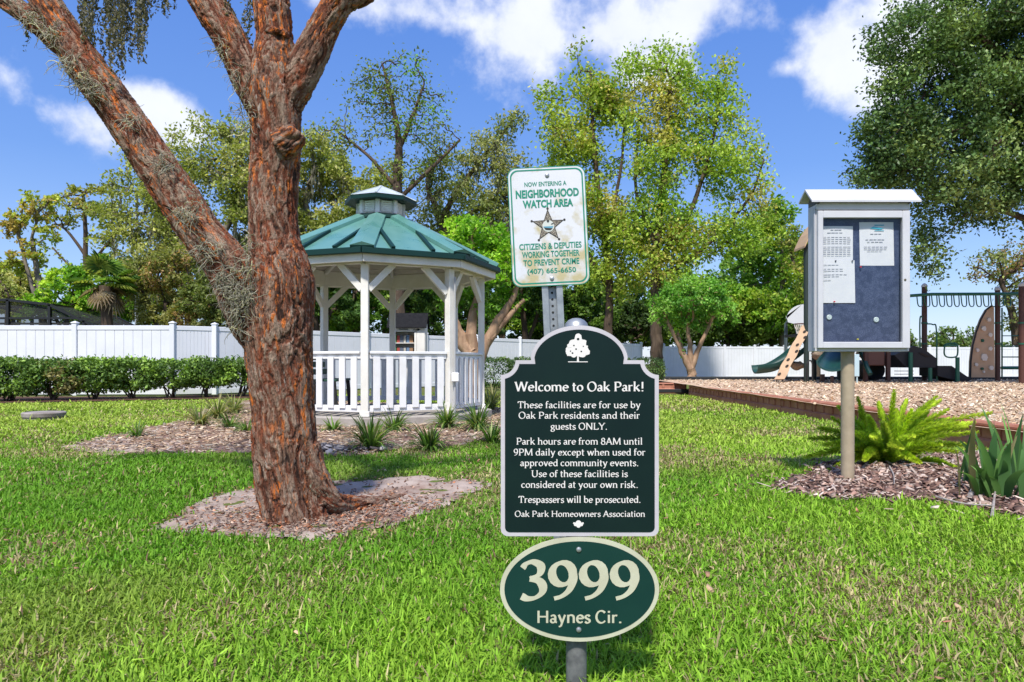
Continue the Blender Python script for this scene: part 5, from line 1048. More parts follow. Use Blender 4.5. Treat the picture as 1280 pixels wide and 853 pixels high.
# ================================================================== WELCOME SIGN with the number plate
def welcome_sign():
    d = 1.70; s = d / F; Pp = lambda px, py, o=0: P(px, py, d) + np.array([0, -o, 0])
    base = P(723, 455, d); root = thing('park_sign', (base[0], d + .03, hgt([base[0]], [d])[0]), 'dark green welcome sign with arched top above an oval house-number plate, on one grey post', 'sign')
    post_m = M('weathered_post', (.10, .10, .105), .6, (.20, .20, .20), 30, 6, metal=.1, lo=.4, hi=.7)
    m = MB(); pc = P(722.5, 455, d); m.tube([(pc[0], d + .043, -.1), (pc[0], d + .043, P(0, 409, d)[2])], .0265, 20); m.build('post', post_m, root, smooth=True)
    m = MB(); z = P(0, 409, d)[2]; m.lathe((pc[0], d + .043, z), [(.031, -.02), (.031, .0), (.028, .012), (.02, .02), (.01, .0245), (.001, .0255)], 20); m.build('post_cap', steel, root, smooth=True)
    def outline(g):
        """g: inset in px"""
        L0, R0, T, B = 626 + g, 823.5 - g, 450.5 + g * .9, 670.5 - g; o = []
        rc = 9 - g * .5
        o += [(L0 + rc - rc * math.cos(a), B - rc + rc * math.sin(a)) for a in np.linspace(0, math.pi / 2, 7)][::-1]
        # left side up, concave shoulder, flat, arch
        rs = 18.5 + g * .35
        o += [(L0 + rs - rs * math.cos(a) if False else L0 + (rs) * (1 - math.cos(a)) , T + rs * (1 - math.sin(a)) if False else T + rs * (1 - math.sin(a))) for a in []]
        o += [(626 + g + (19) * math.sin(a), T + (19) * math.cos(a)) for a in np.linspace(0, math.pi / 2, 8)] if False else []
        cxl, cyl = 626, 450.5; rr = 18.5 + g
        o += [(cxl + rr * math.cos(a), cyl + rr * math.sin(a)) for a in np.linspace(math.acos(min(1, g / rr)), math.asin(min(1, g * .9 / rr)), 9)]
        ax, ay, rx, ry = 724, 452, 61 - g * .9, 45 - g
        a0 = math.asin((452 - T) / ry) if False else math.asin(max(0, (452 - T)) / ry)
        o += [(664 + g, T)]
        o += [(ax - rx * math.cos(a) , ay - ry * math.sin(a)) for a in np.linspace(max(a0, .12), math.pi - max(a0, .12), 31)]
        o += [(784 - g, T)]
        cxr = 823.5
        o += [(cxr - rr * math.cos(a), cyl + rr * math.sin(a)) for a in np.linspace(math.asin(min(1, g * .9 / rr)), math.acos(min(1, g / rr)), 9)]
        o += [(R0 - rc + rc * math.cos(a), B - rc + rc * math.sin(a)) for a in np.linspace(0, math.pi / 2, 7)]
        return o
    bord = M('sign_border_grey', (.56, .53, .56), .45, (.48, .455, .48), 14, 4); grn = M('sign_green', (.0045, .015, .015), .38, (.006, .019, .017), 6, 3, spec=.2); cream = M('sign_letters', (.74, .71, .68), .5)
    nrm = (0, -1, 0); rt, up = (1, 0, 0), (0, 0, 1)
    pn = flat(MB(), [Pp(*q) for q in outline(0)], nrm, -.012, 0).build('sign_panel', bord, root)
    flat(MB(), [Pp(*q) for q in outline(5.2)], nrm, 0.0004, .0012).build('green_face', grn, pn)
    L = [("Welcome to Oak Park!", 644, 804.7, 489.2, 11.6, .128), ("These facilities are for use by", 647.4, 800.3, 510.3, 8.3, .108), ("Oak Park residents and their", 648.4, 799.6, 523.4, 8.3, .108), ("guests ONLY.", 688.5, 758.8, 537.1, 8.3, .108),
         ("Park hours are from 8AM until", 645.7, 802.7, 555.8, 8.3, .108), ("9PM daily except when used for", 642.3, 806.4, 569.4, 8.3, .108), ("approved community events.", 650.4, 797.9, 582.7, 8.3, .108), ("Use of these facilities is", 664.4, 784.3, 596.3, 8.3, .108), ("considered at your own risk.", 651.8, 797.2, 609.8, 8.3, .108),
         ("Trespassers will be prosecuted.", 648.4, 800.6, 628.5, 8.3, .108), ("Oak Park Homeowners Association", 643.6, 806, 646.0, 7.4, .108)]
    for t, x0, x1, y, cap, th in L:
        m = MB(); serif_text(m, t, Pp((x0 + x1) / 2, y, .0012), rt, up, nrm, cap * s, (x1 - x0) * s, th, .054); m.build('lettering', cream, pn)
    # white oak-tree emblem, ground line, and the small emblem at the bottom
    m = MB(); r = np.random.default_rng(4); k = 0
    for cx, cy, rr in [(722.5, 421.5, 4.6), (716, 430, 5.4), (728, 429, 5.2), (722, 429, 6), (713, 438, 5.5), (731, 437, 5.5), (722, 438, 7), (711.5, 442, 4), (734, 440.5, 3.5), (717, 442.5, 4.4), (727.5, 442.5, 4.6), (711.5, 432.5, 2.8)]:
        n = 14; o = [Pp(cx + (rr * (1 + r.normal(0, .1))) * math.cos(a), cy + (rr * (1 + r.normal(0, .1))) * math.sin(a)) + np.array([0, -.0014 - .00005 * k, 0]) for a in np.arange(n) * 2 * math.pi / n]; m.add(o, [tuple(range(n))]); k += 1
    for a in ([(721.3, 445), (723.2, 445), (723.6, 452), (721, 452)], [(710, 452), (734.5, 452), (734.5, 453), (710, 453)]): m.add([Pp(*q) + np.array([0, -.0021 - .00005 * k, 0]) for q in a], [(0, 1, 2, 3)]); k += 1
    m.build('tree_emblem', cream, pn)
    m = MB(); k = 0
    for cx, cy, rr in [(717.3, 432, 1.0), (720, 436.5, 1.1), (715.5, 441.5, 1.2), (726.5, 439.5, 1.1), (713, 439, .9), (722.5, 424, 1.7), (729, 433, .8)]:
        m.add([Pp(cx + rr * math.cos(a), cy + rr * .8 * math.sin(a)) + np.array([0, -.0024, 0]) for a in np.arange(8) * math.pi / 4], [tuple(range(8))])
    m.build('emblem_gaps', grn, pn)
    m = MB(); k = 0
    for cx, cy, rr in [(723, 654, 3.6), (719.5, 655.5, 2.4), (726.5, 655.5, 2.4), (723, 657, 2.8), (717.5, 654, 1.2), (728.5, 654, 1.2)]:
        m.add([Pp(cx + rr * math.cos(a), cy + rr * math.sin(a)) + np.array([0, -.0014 - .00005 * k, 0]) for a in np.arange(10) * math.pi / 5], [tuple(range(10))]); k += 1
    m.build('small_emblem', cream, pn)
    # oval number plate
    oc = (724.5, 736.8); crm = M('plate_cream', (.54, .54, .40), .5, (.48, .47, .34), 20, 4); og = M('plate_green', (.006, .036, .029), .42, (.008, .042, .033), 6, 3, spec=.2)
    oval = lambda g: [Pp(oc[0] + (99.5 - g) * math.cos(a), oc[1] + (65.5 - g) * math.sin(a)) for a in np.linspace(0, 2 * math.pi, 72, endpoint=False)]
    pl = flat(MB(), oval(0), nrm, -.006, .0).build('number_plate', crm, root); flat(MB(), oval(5.5), nrm, .0004, .0012).build('green_face', og, pl)
    m = MB(); serif_text(m, '3999', Pp(723.8, 748.5, .0012), rt, up, nrm, 46.5 * s, 147 * s, .165, .07); m.build('numerals', crm, pl)
    m = MB(); serif_text(m, 'Haynes Cir.', Pp(724, 778.6, .0012), rt, up, nrm, 15.3 * s, 106 * s, .125, .08, serif=False); m.build('lettering', crm, pl)
    for py in (687, 787): m = MB(); m.lathe(Pp(723.4, py, .0012), [(.0068, 0), (.006, .003), (.003, .0045), (.0005, .0048)], 14, nrm); m.build('bolt', steel, pl, smooth=True)
welcome_sign()

# ================================================================== WATCH SIGN
def watch_sign():
    d = 2.6; s = d / F; c0 = P(685.8, 283, d); th = R(2.7); rt = np.array([math.cos(th), 0, math.sin(th)]); up = np.array([-math.sin(th), 0, math.cos(th)]); nrm = np.array([0, -1., 0])
    root = thing('street_sign', (P(688, 455, d)[0], d + .03, 0), 'white neighborhood watch sign with green lettering and a star badge, on a perforated steel post', 'sign')
    Lc = lambda x, y, o=0: c0 + rt * x * s + up * y * s + nrm * o
    def rr(w, h, r): return [Lc(sx * (w - r) + r * math.cos(a), sy * (h - r) + r * math.sin(a)) for sx, sy, a0 in ((1, 1, 0), (-1, 1, 90), (-1, -1, 180), (1, -1, 270)) for a in np.radians(np.linspace(a0, a0 + 90, 8))]
    wm = M('sign_white', (.68, .68, .72), .4, (.62, .63, .67), 4, 4); nt = wm.node_tree; N = nt.nodes; L = nt.links
    # rust and algae stains on the lower half of the sheet
    b = N['Principled BSDF']; src = b.inputs['Base Color'].links[0].from_socket; tc = N.new('ShaderNodeTexCoord'); sp = N.new('ShaderNodeSeparateXYZ'); L.new(tc.outputs['Object'], sp.inputs[0])
    zc = c0[2]; nz = N.new('ShaderNodeTexNoise'); nz.inputs['Scale'].default_value = 17; nz.inputs['Detail'].default_value = 6; L.new(tc.outputs['Object'], nz.inputs['Vector'])
    mr = N.new('ShaderNodeMapRange'); mr.inputs['From Min'].default_value = zc + .06; mr.inputs['From Max'].default_value = zc - .12; mr.inputs['To Min'].default_value = -.03; mr.inputs['To Max'].default_value = .14; L.new(sp.outputs['Z'], mr.inputs['Value'])
    ad = N.new('ShaderNodeMath'); ad.operation = 'ADD'; L.new(nz.outputs['Fac'], ad.inputs[0]); L.new(mr.outputs[0], ad.inputs[1]); m2 = N.new('ShaderNodeMapRange'); m2.inputs['From Min'].default_value = .52; m2.inputs['From Max'].default_value = .72; m2.inputs['To Max'].default_value = .8; L.new(ad.outputs[0], m2.inputs['Value'])
    mx = N.new('ShaderNodeMix'); mx.data_type = 'RGBA'; L.new(m2.outputs[0], mx.inputs['Factor']); L.new(src, mx.inputs['A']); mx.inputs['B'].default_value = (.44, .36, .13, 1); L.new(mx.outputs['Result'], b.inputs['Base Color'])
    g = M('sign_letter_green', (.012, .20, .13), .45, (.02, .25, .17), 30, 3)
    pn = flat(MB(), rr(48.5, 74.5, 11), nrm, -.002, 0).build('sign_panel', wm, root)
    # green line border as a ring
    a, bq = rr(45.6, 71.6, 9.5), rr(43.8, 69.8, 8.5); n = len(a); m = MB(); m.add([p + nrm * .0006 for p in a + bq], [(i, (i + 1) % n, n + (i + 1) % n, n + i) for i in range(n)]); m.build('border', g, pn)
    a, bq = rr(48.5, 74.5, 11), rr(47.6, 73.6, 10.5); m = MB(); m.add([p + nrm * .0006 for p in a + bq], [(i, (i + 1) % n, n + (i + 1) % n, n + i) for i in range(n)]); m.build('edge_line', g, pn)
    for t, cx, by, cap, w, bo in [("NOW ENTERING A", -1.6, 50.5, 5.6, 52.6, .022), ("NEIGHBORHOOD", 0.2, 36.6, 9.8, 79, .042), ("WATCH AREA", 0.4, 24.0, 9.4, 63, .042), ("CITIZENS & DEPUTIES", 1.0, -28.2, 7.6, 78, .026), ("WORKING TOGETHER", 1.0, -38.2, 7.6, 72, .026), ("TO PREVENT CRIME", 1.2, -48.4, 7.6, 70, .026), ("(407) 665-6650", 1.2, -58.6, 6.4, 61, .02)]:
        sans_text(t, Lc(cx, by), rt, up, nrm, cap * s, w * s, bo, 'lettering', g, pn)
    # five-point star badge
    bl = M('badge_dark', (.03, .028, .025), .6); tn = M('badge_tan', (.36, .32, .25), .6, (.07, .055, .045), 260, 3, lo=.44, hi=.52); bu = M('badge_blue', (.10, .30, .42), .5)
    star = lambda r_, q: [Lc(-.4 + rad * math.cos(a), .6 + rad * math.sin(a)) for k in range(10) for rad, a in [((r_ if k % 2 == 0 else r_ * q), math.pi / 2 + k * math.pi / 5)]]
    bd = flat(MB(), star(21, .42), nrm, .0002, .0008).build('star_badge', bl, pn); flat(MB(), star(18.3, .42), nrm, .0009, .0013).build('badge_filling', tn, bd)
    m = MB(); m.lathe(Lc(-.4, .2, .0013), [(7.4 * s, 0), (7.4 * s, .0004)], 24, nrm); m.build('badge_ring', M('badge_pale', (.58, .60, .56), .5), bd)
    m = MB(); m.add([Lc(-.4 + 6.4 * math.cos(a), -.2 + 3.2 * math.sin(a), .0021) for a in np.linspace(math.pi, 2 * math.pi, 9)] , [tuple(range(9))]); m.build('badge_sea', bu, bd)
    m = MB(); m.add([Lc(x, y, .0024) for x, y in ((-6, -1.6), (5, -3), (2, -5.2), (-4, -4.6))], [(0, 1, 2, 3)]); m.add([Lc(-.6 + 1.6 * math.cos(a), 6.4 + 1.9 * math.sin(a), .0025) for a in np.arange(8) * math.pi / 4], [tuple(range(8))]); m.add([Lc(x, y, .0026) for x, y in ((3.2, 2.8), (6.4, 4), (6.4, 2.6), (3.2, 1.6))], [(0, 1, 2, 3)]); m.build('badge_figure', bl, bd)
    for q in range(5):
        a = math.pi / 2 + q * 2 * math.pi / 5; m = MB(); m.lathe(Lc(-.4 + 21.5 * math.cos(a), .6 + 21.5 * math.sin(a)), [(1.5 * s, .0002), (1.5 * s, .001)], 10, nrm); m.build('star_point', bl, bd)
    for y in (63.5, -65.5): m = MB(); m.lathe(Lc(1.0, y), [(2.9 * s, .0), (2.6 * s, .003), (1.2 * s, .005), (.1 * s, .0052)], 12, nrm); m.build('bolt', steel, pn, smooth=True)
    # U-channel post with punched holes, leaning with the sign
    foot = P(700, 455, d); top = Lc(1, 66); ax = top - np.array([top[0] + (top[2]) * math.tan(th) * -0 + math.tan(th) * 0, 0, 0]); base = top - up * (top[2] + .15) / up[2]; base = np.array([base[0], d, base[2]]); top = np.array([top[0], d, top[2]])
    u = up; w = 26 * s; m = MB(); Lp = np.linalg.norm(top - base); mid = (top + base) / 2 + np.array([0, .012, 0])
    for sx in (-1, 1): m.box(mid + rt * sx * w * .36 + np.array([0, -.004, 0]), (w * .28, .004, Lp), (rt, (0, 1, 0), u)); m.box(mid + rt * sx * w * .22 + np.array([0, .010, 0]), (.004, .028, Lp), (rt, (0, 1, 0), u))
    m.box(mid + np.array([0, .024, 0]), (w * .40, .004, Lp), (rt, (0, 1, 0), u)); po = m.build('post', steel, root)
    m = MB(); hm = M('punched_hole', (.02, .02, .02), .8)
    for k in range(52): m.lathe(top + np.array([0, .0335, 0]) - u * (.02 + k * .0254), [(.0048, 0), (.0048, .0006)], 8, nrm)
    m.build('punched_holes', hm, po)
watch_sign()

# ================================================================== NOTICE BOARD
def notice_board():
    d = 4.28; s = d / F; Pp = lambda px, py, o=0: P(px, py, d) + np.array([0, -o, 0]); gz = .10
    al = M('white_aluminium', (.58, .58, .61), .38, (.52, .52, .55), 6, 4, spec=.5); al2 = M('grey_aluminium', (.50, .50, .53), .38, spec=.5, metal=.2); tanp = M('tan_post', (.40, .325, .225), .5, (.33, .265, .18), 14, 5)
    root = thing('notice_board', (P(1068, 455, d)[0], d + .1, gz), 'white metal notice board cabinet with sloping roof and blue felt backing, on a tan post', 'notice board')
    zb = P(0, 440, d)[2]; m = MB(); xp = P(1068.3, 0, d)[0]; m.tube([(xp, d + .09, gz - .15), (xp, d + .09, zb)], .0405, 20); m.build('post', tanp, root, smooth=True)
    x0, x1, z0, z1 = P(1019, 0, d)[0], P(1136.5, 0, d)[0], P(0, 439.5, d)[2], P(0, 256, d)[2]; m = MB(); cx = (x0 + x1) / 2; D = .105
    for (a, b) in ((x0, x0 + .02), (x1 - .02, x1)): m.box(((a + b) / 2, d + D / 2, (z0 + z1) / 2), (.02, D, z1 - z0), bev=.003)
    m.box((cx, d + D / 2, z0 + .01), (x1 - x0 - .04, D, .02)); m.box((cx, d + D / 2, z1 - .01), (x1 - x0 - .04, D, .02)); m.box((cx, d + D - .01, (z0 + z1) / 2), (x1 - x0 - .04, .015, z1 - z0 - .04)); cab = m.build('cabinet', al, root)
    # door frame
    X = lambda px: P(px, 0, d)[0]; Z = lambda py: P(0, py, d)[2]; m = MB(); f = d - .012
    ox0, ox1, oz0, oz1, ix0, ix1, iz0, iz1 = X(1020.5), X(1135), Z(435.5), Z(264.5), X(1027), X(1125.6), Z(427.8), Z(273.5)
    m.box(((ox0 + ix0) / 2, f, (oz0 + oz1) / 2), (ix0 - ox0, .026, oz1 - oz0), bev=.003); m.box(((ox1 + ix1) / 2, f, (oz0 + oz1) / 2), (ox1 - ix1, .026, oz1 - oz0), bev=.003)
    m.box(((ix0 + ix1) / 2, f, (oz1 + iz1) / 2), (ix1 - ix0, .026, oz1 - iz1), bev=.003); m.box(((ix0 + ix1) / 2, f, (oz0 + iz0) / 2), (ix1 - ix0, .026, iz0 - oz0), bev=.003); door = m.build('door_frame', al, root)
    m = MB(); m.lathe((X(1128.5), f - .013, Z(350.5)), [(.007, 0), (.007, .003), (.004, .004)], 12, (0, -1, 0)); m.build('lock', M('lock_brass', (.25, .20, .12), .35, metal=.8), door, smooth=True)
    m = MB(); m.box((x0 - .004, d + .004, (z0 + z1) / 2), (.008, .016, z1 - z0 - .04), bev=.003); m.build('hinge', al2, door)
    felt = M('blue_felt', (.042, .058, .118), .95, (.082, .105, .185), 130, 5, spec=.1, col3=(.038, .053, .108), scale3=24, lo3=.45, hi3=.6, bump=.4, bscale=300)
    m = MB(); m.box((cx, d + .034, (z0 + z1) / 2), (x1 - x0 - .045, .012, z1 - z0 - .045)); m.build('felt_backing', felt, root)
    gm = bpy.data.materials.new('window_glass'); gm.use_nodes = True; N = gm.node_tree.nodes; L = gm.node_tree.links; N.remove(N['Principled BSDF']); t = N.new('ShaderNodeBsdfTransparent'); t.inputs[0].default_value = (.96, .97, .97, 1); g = N.new('ShaderNodeBsdfGlossy'); g.inputs['Roughness'].default_value = .03; fr = N.new('ShaderNodeFresnel'); fr.inputs[0].default_value = 1.45; mx = N.new('ShaderNodeMixShader'); L.new(fr.outputs[0], mx.inputs[0]); L.new(t.outputs[0], mx.inputs[1]); L.new(g.outputs[0], mx.inputs[2]); L.new(mx.outputs[0], N['Material Output'].inputs[0])
    m = MB(); m.add([(ix0 - .003, d - .008, iz0 - .003), (ix1 + .003, d - .008, iz0 - .003), (ix1 + .003, d - .008, iz1 + .003), (ix0 - .003, d - .008, iz1 + .003)], [(0, 1, 2, 3)]); m.build('glass_pane', gm, door)
    # roof: sloping sheet, dark gable ends, soffit strip
    m = MB(); ya, yb = d - .05, d + .105; za, zr = Z(252.5) - .0, Z(234.5); xa, xb = X(1010.5), X(1146)
    m.prism([(xa, ya, za), (xa, d + .05, zr), (xa, yb + .04, za + .03), (xa, yb + .04, za + .018), (xa, d + .05, zr - .014), (xa, ya, za - .012)], (xb - xa, 0, 0)); rf = m.build('roof', al, root)
    m = MB(); m.prism([(x0 + .002, d - .03, z1 + .001), (x0 + .002, d + .05, zr - .018), (x0 + .002, yb, za + .012), (x0 + .002, yb, z1 + .001)], (.014, 0, 0)); m.prism([(x1 - .016, d - .03, z1 + .001), (x1 - .016, d + .05, zr - .018), (x1 - .016, yb, za + .012), (x1 - .016, yb, z1 + .001)], (.014, 0, 0)); m.build('gable', M('dark_aluminium', (.10, .10, .11), .4), rf)
    m = MB(); m.box((cx, d - .004, Z(258.5)), (x1 - x0 - .004, .02, .045), bev=.003); m.build('head_strip', al, root)
    # things pinned inside the case
    pw = M('paper', (.70, .70, .72), .8, (.66, .665, .70), 20, 3); ink = M('printed_ink', (.30, .31, .36), .9)
    r = np.random.default_rng(8)
    def sheet(px0, px1, py0, py1, label, o, rows, tilt=0.0):
        y = d + .028 - o; q = thing('notice', (X((px0 + px1) / 2), y, Z(py1)), label, 'notice', None)
        n = 7; V = []; Fs = []
        for i in range(n):
            for j in range(n):
                u, w = i / (n - 1), j / (n - 1); V.append((X(px0 + (px1 - px0) * u + tilt * w), y - .004 * math.sin(3.1 * u) * math.sin(3 * w + 1) - .003, Z(py0 + (py1 - py0) * w)))
        for i in range(n - 1):
            for j in range(n - 1): a = i * n + j; Fs.append((a, a + 1, a + n + 1, a + n))
        m = MB(); m.add(V, Fs); m.build('sheet', pw, q, smooth=True)
        m = MB()
        for (ry, a, b, h) in rows:
            for k in range(max(1, int((b - a) / 5))):
                xa_ = a + k * 5; xb_ = min(b, xa_ + r.uniform(3.2, 4.6)); m.box(((X(xa_) + X(xb_)) / 2, y - .0085, Z(ry)), (X(xb_) - X(xa_), .0006, h * s))
        m.build('print', ink, q); return q
    sheet(1027.6, 1068.6, 282, 328, 'upper white typed sheet at the left of the blue felt', 0, [(287, 1040, 1056, 1.0), (290.5, 1036, 1060, .8)] + [(y, 1031, 1066, .55) for y in (296, 298.5, 301, 303.5, 308, 310.5, 313, 315.5, 318)])
    sheet(1027.8, 1070.2, 325, 378.5, 'lower white sheet with faint writing, overlapping the sheet above', .004, [(y, 1031, 1031 + w, .55) for y, w in ((331, 20), (336, 28), (338.5, 26), (343, 30), (345.5, 24), (350, 14))], 1.0)
    q = sheet(1076.5, 1119.5, 277, 331.5, 'white flyer with a turquoise heading at the upper right of the blue felt', .0, [(292, 1090, 1106, .8), (299, 1084, 1112, .7), (302, 1086, 1110, .7), (308, 1082, 1114, .6), (310.5, 1082, 1114, .6), (313, 1086, 1110, .6)], 1.0)
    m = MB(); tq = M('turquoise_ink', (.05, .38, .50), .8); y = d + .0175
    m.add([(X(a), y, Z(b)) for a, b in ((1089, 285), (1094, 282.6), (1101, 284), (1107, 284.6), (1102, 286.4), (1095, 285.6))], [tuple(range(6))]); m.build('heading', tq, q); m = MB(); m.box((X(1101), y, Z(281)), (.06, .0006, .006)); m.box((X(1101), y, Z(287.6)), (.06, .0006, .004)); m.build('heading', tq, q)
    for px, py, lab in ((1038.7, 396.5, 'left one of two round pale magnets on the blue felt'), (1097.8, 399.5, 'right one of two round pale magnets on the blue felt')):
        c = (X(px), d + .027, Z(py)); m = MB(); m.lathe(c, [(.0165, 0), (.0165, .006), (.013, .008), (.006, .0065), (.0055, .0085), (.001, .009)], 20, (0, -1, 0)); tag(m.build('round_magnet', M('pale_plastic', (.50, .58, .58), .4), origin=c, smooth=True), lab, 'magnet', 'round magnets on the felt')
    pin = {'red': (.55, .03, .04), 'yellow': (.55, .50, .03), 'dark': (.03, .03, .03)}
    for px, py, cc, lab in ((1044.5, 377, 'red', 'red push pin at the foot of the lower sheet'), (1077.5, 333.5, 'red', 'red push pin at the lower left corner of the flyer'), (1073.8, 424.2, 'yellow', 'yellow push pin near the bottom edge of the felt'), (1046, 326, 'dark', 'dark push pin where the two sheets overlap'), (1029, 326, 'dark', 'dark push pin at the left edge of the two sheets'), (1067, 326, 'dark', 'dark push pin at the right edge of the two sheets')):
        c = (X(px), d + .019, Z(py)); m = MB(); m.lathe(c, [(.0035, -.006), (.0035, .002), (.005, .003), (.0045, .0075), (.001, .008)], 10, (0, -1, 0)); tag(m.build('push_pin', M('pin_' + cc, pin[cc], .4), origin=c, smooth=True), lab, 'pin', 'push pins in the notice board')
notice_board()

# ================================================================== PLAYGROUND
pg_green = M('powder_green', (.012, .115, .065), .4, spec=.5); pg_dk = M('slide_green', (.008, .050, .045), .4, (.011, .062, .053), 3, 4, spec=.5); pg_brown = M('powder_brown', (.085, .035, .025), .45, spec=.4); pg_tan = M('tan_plastic', (.56, .38, .24), .55, (.48, .32, .20), 3, 5); pg_black = M('coated_deck', (.025, .025, .027), .6, spec=.35); pg_cream = M('cream_plastic', (.72, .66, .58), .5)
def playground():
    d = 20.0; s = d / F; X = lambda px, dd=0: (px - 640) * (d + dd) / F; Z = lambda py, dd=0: CAMZ + (HZ - py) * (d + dd) / F; zg = float(zch(d)); Q = lambda px, py, dd=0: P(px, py, d + dd)
    # --- play tower with two slides and a climbing plank, mostly behind the notice board
    root = thing('play_tower', (X(1035), d, zg), 'play tower with green slides and a tan climbing plank, partly behind the notice board', 'play structure')
    for px, dd in ((1008, 0), (1062, 0), (1046, 1.5), (1080, 1.5)):
        m = MB(); m.tube([(X(px), d + dd, zg - .1), (X(px), d + dd, Z(306))], .075, 12); p = m.build('post', M('dark_post', (.022, .035, .03), .45), root, smooth=True)
    m = MB(); zt = Z(312); zr = Z(272); xa, xb = X(1000.5), X(1072)
    for k in range(10):
        t0, t1 = k / 10, (k + 1) / 10; f = lambda t: (xa + (xb - xa) * t, zt + (zr - zt) * math.sin(math.pi * t) ** .8); a, b = f(t0), f(t1); ya, yb = d - .3, d + .45; m.add([(a[0], ya, a[1]), (a[0], yb, a[1]), (b[0], yb, b[1]), (b[0], ya, b[1]), (a[0], ya, a[1] + .06), (a[0], yb, a[1] + .06), (b[0], yb, b[1] + .06), (b[0], ya, b[1] + .06)], [(0, 1, 2, 3), (4, 5, 6, 7), (0, 4, 7, 3), (1, 5, 6, 2), (0, 1, 5, 4), (3, 2, 6, 7)])
    m.build('canopy_roof', pg_tan, root)
    m = MB(); m.box((X(1036), d + .75, Z(418)), (X(1062) - X(1008) + .1, 1.6, .08)); m.build('deck', pg_black, root)
    m = MB(); m.box((X(1063), d + 1.5, Z(395)), (X(1080) - X(1046) - .1, .04, .8), bev=.01); m.build('back_panel', pg_tan, root)
    # climbing plank with hand holes
    a0, a1, b0, b1 = Q(968, 474, -.6), Q(980.5, 474, -.6), Q(1003, 407, .0), Q(1014.5, 407, .0); nrm = np.cross(a1 - a0, b0 - a0); nrm /= np.linalg.norm(nrm)
    wav = []
    for t in np.linspace(0, 1, 13): wav.append((a0 + (b0 - a0) * t + (a1 - a0) * (.06 * math.sin(t * 18)), a1 + (b1 - a1) * t + (a1 - a0) * (.06 * math.sin(t * 18))))
    out = [w[0] for w in wav] + [w[1] for w in wav[::-1]]; m = MB(); m.prism(out, -nrm * .05); pk = m.build('climbing_plank', pg_tan, root)
    m = MB(); sgn = -1 if nrm[1] > 0 else 1
    for px, py in ((974, 468), (983.5, 458), (985, 450), (995.5, 439.5), (996.5, 431.5), (1006, 422), (1005.5, 415)):
        t = (474 - py) / 67; c = Q(px, py, -.6 + .6 * t) + nrm * sgn * .012; u = (b0 - a0) / np.linalg.norm(b0 - a0); w = (a1 - a0) / np.linalg.norm(a1 - a0); m.prism([c + u * .055 * math.cos(q) + w * .045 * math.sin(q) for q in np.arange(10) * .628], nrm * sgn * .006)
    m.build('hand_holes', M('hole_dark', (.03, .022, .018), .8), pk)
    m = MB(); m.bar(Q(971, 474, -.55), np.array([*Q(971, 474, -.55)[:2], zg - .05]), .03, .03); m.bar(Q(978, 474, -.55), np.array([*Q(978, 474, -.55)[:2], zg - .05]), .03, .03); m.build('plank_feet', pg_black, pk)
    # slides: swept troughs
    def slide(name, path, w, dep, mat, up=(0, 0, 1)):
        pts = smooth_path(np.array(path), 6); T = np.gradient(pts, axis=0); T /= np.linalg.norm(T, axis=1)[:, None]; V = []; n = 15; th = .045
        for i, (p, t) in enumerate(zip(pts, T)):
            sd = np.cross(t, (0, 0, 1)); sd /= np.linalg.norm(sd); u = np.cross(sd, t); row = []
            for (rw, rd) in ((w, dep), (w - th, dep - th)):
                for k in range(n): a = math.pi * k / (n - 1); row.append(p + sd * rw * math.cos(a) - u * rd * math.sin(a) + u * dep)
            row = row[:n] + row[n:][::-1]; V += row
        m = MB(); N2 = 2 * n; Fs = [(i * N2 + k, i * N2 + (k + 1) % N2, (i + 1) * N2 + (k + 1) % N2, (i + 1) * N2 + k) for i in range(len(pts) - 1) for k in range(N2)]; Fs += [tuple(range(N2)), tuple((len(pts) - 1) * N2 + k for k in range(N2))]; m.add(V, Fs); return m.build(name, mat, root, smooth=True)
    slide('slide', [Q(1005, 440, .9), Q(988, 453, .7), Q(968, 464, .6), Q(952, 467, .6), Q(944, 467.5, .6)], .30, .26, pg_dk)
    slide('slide', [Q(1058, 436, .6), Q(1052, 448, .1), Q(1044, 459, -.7), Q(1041, 464, -1.3), Q(1040.5, 465, -1.7)], .40, .30, pg_dk)
    for c, w_ in ((Q(1040, 470, -1.3), .07), (Q(1028, 468, -.2), .10), (Q(1054, 466, -.2), .10)): m = MB(); m.bar(c, np.array([c[0], c[1], zg - .05]), w_, w_, (0, 1, 0)); m.build('slide_leg', pg_brown, root)
    m = MB(); r = np.random.default_rng(3)
    V = []; 
    import bmesh
    def rock(name, px, py, rx, ry, dd, mat):
        bm = bmesh.new(); bmesh.ops.create_icosphere(bm, subdivisions=3, radius=1); co = np.array([v.co[:] for v in bm.verts]); f = 1 + .35 * (fbm(co * 2.2, int(px), 3) - .5) * 2; co = co * f[:, None] * [rx * s, .25, ry * s] + Q(px, py, dd); fs = [[v.index for v in fc.verts] for fc in bm.faces]; bm.free(); np_mesh(name, co, tris=fs, mat=mat, parent=root, smooth=False)
    rk = M('rock_plastic', (.34, .24, .16), .8, (.50, .38, .26), 9, 5, bump=.5)
    rock('rock_climber', 1024, 444, 9, 7, .3, rk); rock('rock_climber', 996, 457, 9, 6, .9, rk); rock('rock_climber', 1056, 446, 8, 9, .4, pg_tan)
    m = MB(); m.tube(smooth_path(np.array([Q(1009, 478, -.1), Q(1009, 456, -.1), Q(1012.5, 451, -.1), Q(1015.5, 456, -.1), Q(1015.5, 478, -.1)]), 5), .022, 8); m.build('loop_rail', pg_black, root, smooth=True)
    m = MB(); m.box(Q(1070.3, 457, -1.0), (.17, .02, .62), bev=.01); m.bar(Q(1071, 457, -.97), np.array([*Q(1071, 457, -.97)[:2], zg - .05]), .04, .03); si = m.build('info_board', M('pale_blue_board', (.42, .56, .62), .5), root)
